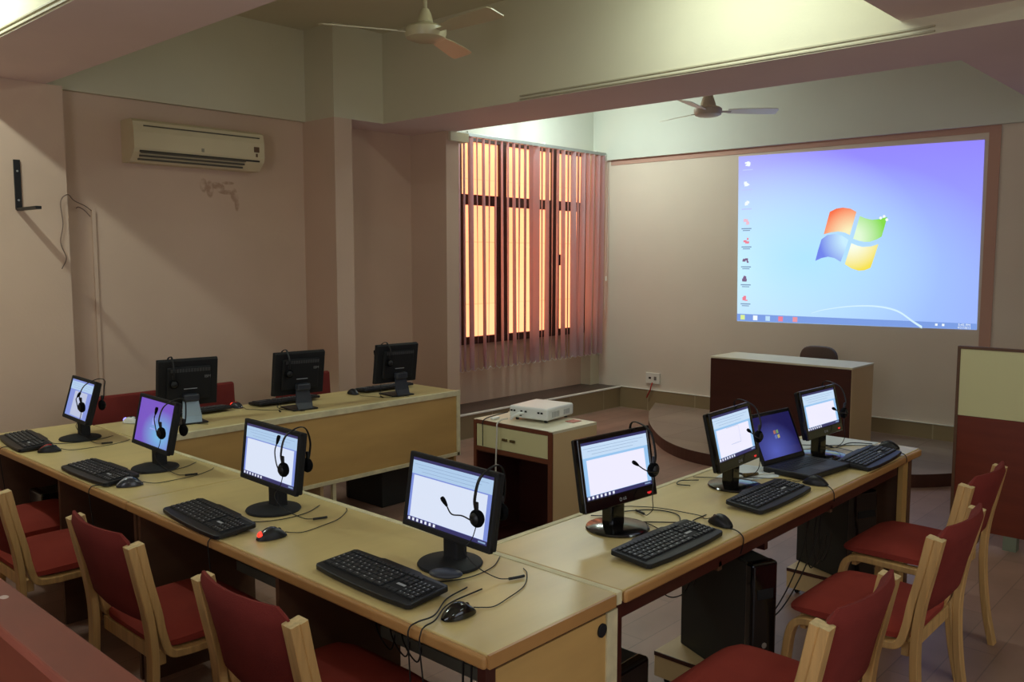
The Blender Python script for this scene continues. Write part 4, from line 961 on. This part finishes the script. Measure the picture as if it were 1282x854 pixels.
for k in range(5):
    a = k*2*PI/5; bm = bm_new(); tube(bm, [(-.2, 0, .08), (-.2+.24*math.cos(a), .24*math.sin(a), .045)], .016, n=0); lg = obj('leg', bm, BLK, sc)
    bm = bm_new(); lathe(bm, [(0, -.015), (.026, -.015), (.026, .015), (0, .015)], 14, M=Matrix.Translation((-.2+.25*math.cos(a), .25*math.sin(a), .026)) @ Matrix.Rotation(PI/2, 4, 'X')); obj('caster', bm, BLK, lg)

# ------------------------------------------------------------------ partition at the right
pt = thing('partition_board', 'free standing board, cream above and red brown below, at the right edge', 'partition', (5.60, .60, 0))
B('upper_board', CREAMG, -.02, .012, -.90, .915, .768, 1.165, parent=pt)
B('lower_board', REDBROWN, -.02, .012, -.90, .915, .085, .766, parent=pt)
B('frame_edge', GABLE, -.024, .016, .915, .932, .085, 1.18, parent=pt); B('frame_edge', GABLE, -.024, .016, -.90, .915, 1.165, 1.18, parent=pt)
for y in (.60, -.7): B('foot', mat('grey_green_foot', (120, 126, 108), .5), -.02, .05, y-.03, y+.04, 0, .085, parent=pt)

# ------------------------------------------------------------------ foreground rail (lower left)
rl = thing('bench_back', 'red brown wooden bench back with a worn top rail in the bottom left corner', 'bench', (.64, 2.6, 0))
B('top_rail', mat('worn_reddish_wood', (128, 64, 46), .65, noise=(7, .14, (1, .4, 1))), -.05, .052, -1.45, 1.2, .872, .90, parent=rl, bev=.006, seg=3)
B('back_panel', REDBROWN, -.032, -.012, -1.42, 1.18, .15, .872, parent=rl)
B('lower_rail', GABLE, -.04, .04, -1.42, 1.18, .10, .15, parent=rl)
for y in (-1.40, 1.13): B('post', REDBROWN, -.03, .03, y, y+.05, 0, .872, parent=rl)
bm = bm_new()
rr = random.Random(2)
for (y, x) in ((-.365, .012), (-.06, -.004)):
    t = bmesh.new(); bmesh.ops.create_icosphere(t, subdivisions=2, radius=1)
    for v in t.verts: v.co = Vector((v.co.x*.010, v.co.y*.014, v.co.z*.0016))
    merge(bm, t, 0, Matrix.Translation((x, y, .9003)))
tag(obj('screw_cap', bm, mat('pale_filler', (196, 170, 160), .6), rl), 'two pale filler spots')

# ------------------------------------------------------------------ wall fittings
ac = thing('air_conditioner', 'cream split air conditioner mounted high on the left wall', 'air conditioner', (3.18, YA, 2.36))
bm = bm_new()
prof = [(0, 0), (0, .285), (-.15, .29), (-.185, .27), (-.20, .20), (-.20, .09), (-.185, .06), (-.12, .0)]
Mx = Matrix(((0, 0, 1, 0), (1, 0, 0, 0), (0, 1, 0, 0), (0, 0, 0, 1)))
prism(bm, prof, -.50, .50, M=Mx); obj('ac_body', bm, ACW, ac)
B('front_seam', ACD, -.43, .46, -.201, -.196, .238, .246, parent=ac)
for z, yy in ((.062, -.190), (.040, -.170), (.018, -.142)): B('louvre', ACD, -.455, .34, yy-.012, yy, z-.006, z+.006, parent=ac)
B('louvre_slot', mat('ac_slot_dark', (40, 32, 24), .7), -.46, .46, -.196, -.186, .064, .076, parent=ac)
bm = bm_new(); box(bm, .41, .455, -.2025, -.199, .135, .175, bev=.001); box(bm, .425, .44, -.2025, -.199, .10, .125)
obj('sticker', bm, mat('dark_sticker', (96, 66, 40), .6), ac)
B('badge', mat('badge_grey', (150, 140, 116), .4), -.012, .008, -.2025, -.199, .10, .125, parent=ac)
br = thing('wall_bracket', 'black metal L bracket on the wall at the left edge', 'bracket', (1.955, 6.0, 2.0))
B('bracket_plate', BLK, -.018, .020, -.012, 0, 0, .31, parent=br, bev=.002)
B('bracket_arm', BLK, -.016, .018, -.34, -.012, -.006, .012, parent=br, bev=.002)
for z in (.06, .24): 
    bm = bm_new(); lathe(bm, [(0, .004), (.006, .003), (.007, 0)], 12, M=Matrix.Translation((.001, -.012, z)) @ Matrix.Rotation(PI/2, 4, 'X')); obj('screw', bm, STEEL, br)
sbox('trim_conduit', WALL_PINK, 2.455, 2.478, YA-.016, YA, .0, 2.02)
cable('thin grey brown wires dangling beside the conduit on the left wall', [(2.45, 6.13, 2.02), (2.40, 6.11, 2.05), (2.32, 6.08, 2.08), (2.245, 5.98, 2.11), (2.20, 5.98, 2.06), (2.21, 5.985, 1.92), (2.19, 5.985, 1.80), (2.22, 5.985, 1.70), (2.19, 5.985, 1.63)], .003, mat('grey_brown_wire', (120, 96, 84), .6))
cable('short loose wire end at the top of the wall conduit', [(2.44, 6.125, 1.98), (2.40, 6.12, 2.02), (2.36, 6.11, 2.04), (2.34, 6.10, 2.03)], .003, MATS['grey_brown_wire'])
sk = thing('power_socket', 'white double power socket with a red lead, low on the front wall', 'socket', (XW, 5.34, .37))
B('socket_plate', WHITE_TRIM, -.022, 0, -.09, .09, -.06, .06, parent=sk, bev=.004)
B('switch', mat('switch_grey', (120, 116, 108), .5), -.025, -.02, -.05, -.02, -.02, .02, parent=sk); B('outlet_hole', BLKM, -.0235, -.02, .02, .05, -.01, .012, parent=sk)
cable('short red lead below the power socket', [(XW-.026, 5.34, .32), (XW-.05, 5.34, .28), (XW-.05, 5.35, .24), (XW-.045, 5.38, .19), (XW-.04, 5.40, .15)], .008, RCABLE)

# ------------------------------------------------------------------ ceiling fans
def fan(label, loc, angs, blade, hubm, rodlen, prof, grp='ceiling fans'):
    t = thing('ceiling_fan', label, 'fan', loc, 0, grp)
    bm = bm_new(); tube(bm, [(0, 0, .08), (0, 0, rodlen)], .011, n=0); obj('down_rod', bm, hubm, t)
    bm = bm_new(); lathe(bm, prof, 28); obj('canopy', bm, hubm, t, smooth=True)
    bm = bm_new(); lathe(bm, [(0, -.045), (.08, -.043), (.112, -.030), (.120, -.005), (.120, .020), (.10, .036), (.05, .050), (0, .052)], 36); obj('motor_housing', bm, hubm, t, smooth=True)
    bm = bm_new(); lathe(bm, [(0, rodlen-.09), (.06, rodlen-.03), (.062, rodlen), (0, rodlen)], 24); obj('ceiling_cup', bm, hubm, t, smooth=True)
    for a in angs:
        M = Matrix.Rotation(a, 4, 'Z') @ Matrix.Rotation(math.radians(-13), 4, 'X')
        bm = bm_new(); out = [(.17, -.045), (.30, -.062), (.48, -.070), (.585, -.068), (.60, -.045), (.60, .045), (.585, .060), (.48, .058), (.30, .048), (.17, .040)]
        prism(bm, out, -.003, .003, M=M); bo = obj('blade', bm, blade, t)
        bm = bm_new(); box(bm, .09, .20, -.016, .016, -.005, .000, M=M); obj('blade_arm', bm, hubm, bo)
fan('cream ceiling fan hanging in the middle bay at the top of the picture', (3.44, 3.84, 2.985), [math.radians(152), math.radians(267), math.radians(25)], FANC, FANC, ZC-2.985, [(0, .135), (.022, .132), (.036, .10), (.046, .06), (.04, .05), (0, .05)])
fan('small distant ceiling fan with grey brown hub in front of the projected picture wall', (6.81, 3.96, 2.965), [math.radians(-48), math.radians(72), math.radians(192)], mat('pale_fan_blade', (236, 236, 226), .5), mat('fan_grey_brown', (176, 160, 146), .4), ZC-2.965, [(0, .19), (.018, .185), (.040, .14), (.072, .04), (.05, .03), (0, .03)])

# ------------------------------------------------------------------ vertical blind
def fabric():
    m = bpy.data.materials.new('mauve_blind_fabric'); m.use_nodes = True; nt = m.node_tree; nt.nodes.remove(nt.nodes['Principled BSDF'])
    out = nt.nodes['Material Output']; d_ = nt.nodes.new('ShaderNodeBsdfDiffuse'); d_.inputs[0].default_value = (*lin((206, 198, 206)), 1)
    tr = nt.nodes.new('ShaderNodeBsdfTranslucent'); tr.inputs[0].default_value = (*lin((240, 130, 110)), 1)
    mx = nt.nodes.new('ShaderNodeMixShader'); mx.inputs[0].default_value = .17
    nt.links.new(d_.outputs[0], mx.inputs[1]); nt.links.new(tr.outputs[0], mx.inputs[2]); nt.links.new(mx.outputs[0], out.inputs[0])
    return m
FABR = fabric()
vb = thing('vertical_blind', 'mauve vertical blind with turned slats in front of the orange window', 'blind', (6.90, 6.0, 2.86))
B('head_rail', RODM, -1.17, 1.17, -.022, .022, -.012, .022, parent=vb, bev=.004)
for s in (-1, .1, 1.0): B('rail_bracket', WHITE_TRIM, s*1.0-.012, s*1.0+.012, -.02, .17, .02, .034, parent=vb)
n = 27; rr = random.Random(11)
for k in range(n):
    u = k/(n-1); x = -1.14 + 2.27*u
    ang = math.radians(60 - 5*u + rr.uniform(-5, 5))
    if k in (0, 2): ang = math.radians(84)
    if k in (12, 13): ang = math.radians(96 if k == 13 else 72)
    if k in (15, 18, 20, 22): ang = math.radians(70 + k % 3 * 6)
    if u > .88: ang = math.radians(74 + rr.uniform(-12, 12))
    dx = rr.uniform(-.018, .018); lean = .10 if u > .8 else rr.uniform(-.02, .02)
    bm = bm_new(); hw = .044; nn = 10; cols = []
    tw = rr.uniform(-.25, .25)
    for i in range(nn+1):
        z = -.012 - 2.24*i/nn; a = ang + tw*(i/nn); xx = x + dx*(i/nn) - lean*.6*(i/nn)**1.5*max(0, u-.5)
        cols.append([bm.verts.new((xx + math.cos(a)*hw*s, math.sin(a)*hw*s + (0.004 if s == 0 else 0), z)) for s in (-1, 0, 1)])
    for A_, B_ in zip(cols[:-1], cols[1:]):
        for q_ in range(2): bm.faces.new([A_[q_], A_[q_+1], B_[q_+1], B_[q_]])
    bmesh.ops.solidify(bm, geom=list(bm.faces), thickness=.0012)
    so = obj('slat', bm, FABR, vb)
bm = bm_new()
for k in range(n-1):
    xa = -1.14+2.27*k/(n-1); xb = -1.14+2.27*(k+1)/(n-1)
    tube(bm, [(xa, 0, -2.235), ((xa+xb)/2, -.01, -2.262), (xb, 0, -2.235)], .0025, seg=5, n=3)
obj('bottom_chain', bm, WHITE_TRIM, vb)
bm = bm_new(); tube(bm, [(1.15, -.03, 0), (1.16, -.035, -.6), (1.155, -.035, -1.2), (1.13, -.04, -1.75)], .003, seg=5); obj('pull_cord', bm, WHITE_TRIM, vb)
bm = bm_new(); tube(bm, [(1.175, -.03, 0), (1.20, -.035, -.6), (1.19, -.035, -1.2), (1.15, -.04, -1.85)], .0025, seg=5); co = obj('pull_cord', bm, WHITE_TRIM, vb)
bm = bm_new(); lathe(bm, [(0, 0), (.012, .004), (.010, .045), (0, .05)], 12, c=(1.17, -.036, -1.42)); obj('cord_weight', bm, WHITE_TRIM, co)

# ------------------------------------------------------------------ projected picture
def wallpaper():
    m = bpy.data.materials.new('projected_wallpaper'); m.use_nodes = True; nt = m.node_tree; b = nt.nodes['Principled BSDF']
    b.inputs['Base Color'].default_value = (.02, .02, .02, 1)
    tc = nt.nodes.new('ShaderNodeTexCoord')
    def blob(loc, sc, p=1.0):
        mp = nt.nodes.new('ShaderNodeMapping'); mp.vector_type = 'TEXTURE'; mp.inputs['Location'].default_value = loc; mp.inputs['Scale'].default_value = sc
        nt.links.new(tc.outputs['Object'], mp.inputs[0]); g = nt.nodes.new('ShaderNodeTexGradient'); g.gradient_type = 'SPHERICAL'; nt.links.new(mp.outputs[0], g.inputs[0]); return g.outputs[1]
    sep = nt.nodes.new('ShaderNodeSeparateXYZ'); nt.links.new(tc.outputs['Object'], sep.inputs[0])
    # base: violet at top to blue below
    rv = nt.nodes.new('ShaderNodeMapRange'); rv.inputs[1].default_value = 1.07; rv.inputs[2].default_value = 2.71; nt.links.new(sep.outputs[2], rv.inputs[0])
    r = nt.nodes.new('ShaderNodeValToRGB'); r.color_ramp.elements[0].color = (*lin((158, 188, 255)), 1); r.color_ramp.elements[1].color = (*lin((146, 134, 255)), 1)
    nt.links.new(rv.outputs[0], r.inputs[0])
    m1 = nt.nodes.new('ShaderNodeMixRGB'); nt.links.new(blob((8.12, 4.30, 1.60), (5, 1.9, 1.30)), m1.inputs[0]); nt.links.new(r.outputs[0], m1.inputs[1]); m1.inputs[2].default_value = (*lin((226, 255, 255)), 1)
    m2 = nt.nodes.new('ShaderNodeMixRGB'); nt.links.new(blob((8.12, 3.6, 1.70), (5, 1.7, .95)), m2.inputs[0]); nt.links.new(m1.outputs[0], m2.inputs[1]); m2.inputs[2].default_value = (*lin((176, 230, 255)), 1)
    nt.links.new(m2.outputs[0], b.inputs['Emission Color']); b.inputs['Emission Strength'].default_value = 1.0
    return m
xs = XW-.004
pj = bm_new(); quad(pj, (xs, 4.362, 2.722), (xs, 4.335, 1.056), (xs, 2.09, 1.09), (xs, 2.103, 2.686))
pj = tag(obj('projected_picture', pj, wallpaper()), 'bright blue projected computer desktop on the front wall', 'projection')
def vgrad(name, c0, c1, z0, z1, cy=None):
    m = bpy.data.materials.new(name); m.use_nodes = True; nt = m.node_tree; b = nt.nodes['Principled BSDF']; b.inputs['Base Color'].default_value = (.02, .02, .02, 1)
    tc = nt.nodes.new('ShaderNodeTexCoord'); mp = nt.nodes.new('ShaderNodeMapping'); mp.vector_type = 'TEXTURE'
    mp.inputs['Location'].default_value = (xs, cy, z0); mp.inputs['Scale'].default_value = (1, z1, z1)
    nt.links.new(tc.outputs['Object'], mp.inputs[0]); g = nt.nodes.new('ShaderNodeTexGradient'); g.gradient_type = 'SPHERICAL'; nt.links.new(mp.outputs[0], g.inputs[0])
    r = nt.nodes.new('ShaderNodeValToRGB'); r.color_ramp.elements[0].color = (*lin(c1), 1); r.color_ramp.elements[1].color = (*lin(c0), 1); r.color_ramp.elements[0].position = .1; r.color_ramp.elements[1].position = .75
    nt.links.new(g.outputs[1], r.inputs[0]); nt.links.new(r.outputs[0], b.inputs['Emission Color']); b.inputs['Emission Strength'].default_value = 1
    return m
RP = [(3.403, 2.134), (3.341, 2.162), (3.28, 2.169), (3.209, 2.157), (3.152, 2.125), (3.178, 2.023), (3.205, 1.913), (3.254, 1.937), (3.316, 1.949), (3.387, 1.941), (3.454, 1.925), (3.426, 2.03)]
GP = [(3.12, 2.086), (3.068, 2.063), (3.008, 2.048), (2.942, 2.053), (2.872, 2.069), (2.893, 1.982), (2.915, 1.894), (2.959, 1.869), (3.018, 1.849), (3.068, 1.848), (3.12, 1.859), (3.173, 1.878), (3.146, 1.979)]
BP = [(3.475, 1.877), (3.422, 1.916), (3.351, 1.927), (3.279, 1.909), (3.216, 1.869), (3.247, 1.765), (3.283, 1.665), (3.343, 1.7), (3.406, 1.713), (3.469, 1.7), (3.528, 1.673), (3.504, 1.775)]
YP = [(3.189, 1.838), (3.136, 1.816), (3.084, 1.803), (3.007, 1.806), (2.941, 1.827), (2.97, 1.721), (3.004, 1.61), (3.059, 1.588), (3.11, 1.583), (3.18, 1.604), (3.243, 1.643), (3.216, 1.739)]
cc = (3.19, 1.885)
for P, c0, c1 in ((RP, (250, 240, 190), (250, 112, 70)), (GP, (226, 250, 214), (130, 220, 70)), (BP, (200, 238, 255), (110, 130, 236)), (YP, (250, 255, 235), (246, 226, 80))):
    bm = bm_new(); vs = [bm.verts.new((xs-.0015, y, z)) for y, z in P]; bm.faces.new(vs); bmesh.ops.triangulate(bm, faces=list(bm.faces))
    obj('logo_pane', bm, vgrad('logo_%d' % c1[0], c0, c1, cc[1], .34, cc[0]), pj)
PW = glow('projected_white', (244, 252, 255), 1.0); PP = glow('projected_pink', (240, 130, 150), 1.0); PT = glow('projected_taskbar', (124, 158, 228), 1.0); PG = glow('projected_grey_text', (120, 150, 190), .9)
PD = glow('projected_dark_icon', (130, 100, 140), .9)
bm = bm_new()
def pq(bm, y0, y1, z0, z1, k=1): quad(bm, (xs-.0012*k, y1, z0), (xs-.0012*k, y0, z0), (xs-.0012*k, y0, z1), (xs-.0012*k, y1, z1))
quad(bm, (xs-.001, 4.336, 1.058), (xs-.001, 2.091, 1.091), (xs-.001, 2.092, 1.142), (xs-.001, 4.337, 1.132)); obj('taskbar', bm, PT, pj)
bm = bm_new()
pts = spline([(0, 3.55, 1.17), (0, 3.428, 1.208), (0, 3.179, 1.25), (0, 2.939, 1.259), (0, 2.752, 1.224), (0, 2.613, 1.136), (0, 2.533, 1.088)], 6)
prev = None
for i, p_ in enumerate(pts):
    w_ = .002 + .010*(i/len(pts)); a = bm.verts.new((xs-.0016, p_.y, p_.z+w_)); b_ = bm.verts.new((xs-.0016, p_.y, p_.z-w_))
    if prev: bm.faces.new([prev[0], a, b_, prev[1]])
    prev = (a, b_)
obj('light_streak', bm, glow('projected_streak', (214, 242, 255), 1.0), pj)
IC = [(4.258, 2.643, PW), (4.258, 2.446, PW), (4.259, 2.253, PW), (4.256, 2.057, glow('projected_pale_pink', (240, 190, 210), 1)), (4.251, 1.873, PP), (4.251, 1.672, PD), (4.249, 1.49, PD), (4.246, 1.296, PP)]
rr = random.Random(4)
for i, (y, z, m) in enumerate(IC):
    bm = bm_new(); s_ = .030
    for k in range(6):
        a, b_ = rr.uniform(-s_, s_*.3), rr.uniform(-s_, s_*.3); pq(bm, y+a, y+a+rr.uniform(.014, .034), z+b_, z+b_+rr.uniform(.012, .03), 1+.1*k)
    ic = obj('desktop_icon', bm, m, pj)
    bm = bm_new(); pq(bm, y-.055, y+.055, z-.066, z-.056)
    if i > 2: pq(bm, y-.04, y+.04, z-.084, z-.076)
    obj('icon_caption', bm, PG if i > 2 else glow('projected_caption_pale', (190, 200, 250), 1), ic)
for (y, z, m) in ((4.273, 1.098, glow('start_button', (220, 240, 150), 1)), (4.134, 1.098, PW), (3.999, 1.098, glow('pale_blue_icon', (190, 225, 250), 1)), (3.863, 1.100, PP), (3.713, 1.101, glow('rose_icon', (235, 150, 160), 1)), (2.415, 1.118, PW), (2.359, 1.118, PW)):
    s_ = .024 if y > 3 else .010
    bm = bm_new(); pq(bm, y-s_, y+s_, z-s_, z+s_, 1.6); obj('taskbar_icon', bm, m, pj)
RT = Matrix(((0, 0, -1, xs-.002), (-1, 0, 0, 2.19), (0, 1, 0, 1.126), (0, 0, 0, 1)))
text_mesh('clock_text', '5:45 PM', .030, PW, pj, RT)
RT2 = RT.copy(); RT2[2][3] = 1.102
text_mesh('date_text', '4/21/2012', .026, PW, pj, RT2)
bm = bm_new()
for (y, z) in ((2.90, 2.075), (2.93, 2.062), (2.875, 2.045)): 
    t = bmesh.new(); bmesh.ops.create_circle(t, cap_ends=True, segments=12, radius=.013)
    merge(bm, t, 0, Matrix(((0, 0, -1, xs-.003), (1, 0, 0, y), (0, 1, 0, z), (0, 0, 0, 1))))
obj('sparkle', bm, PW, pj)
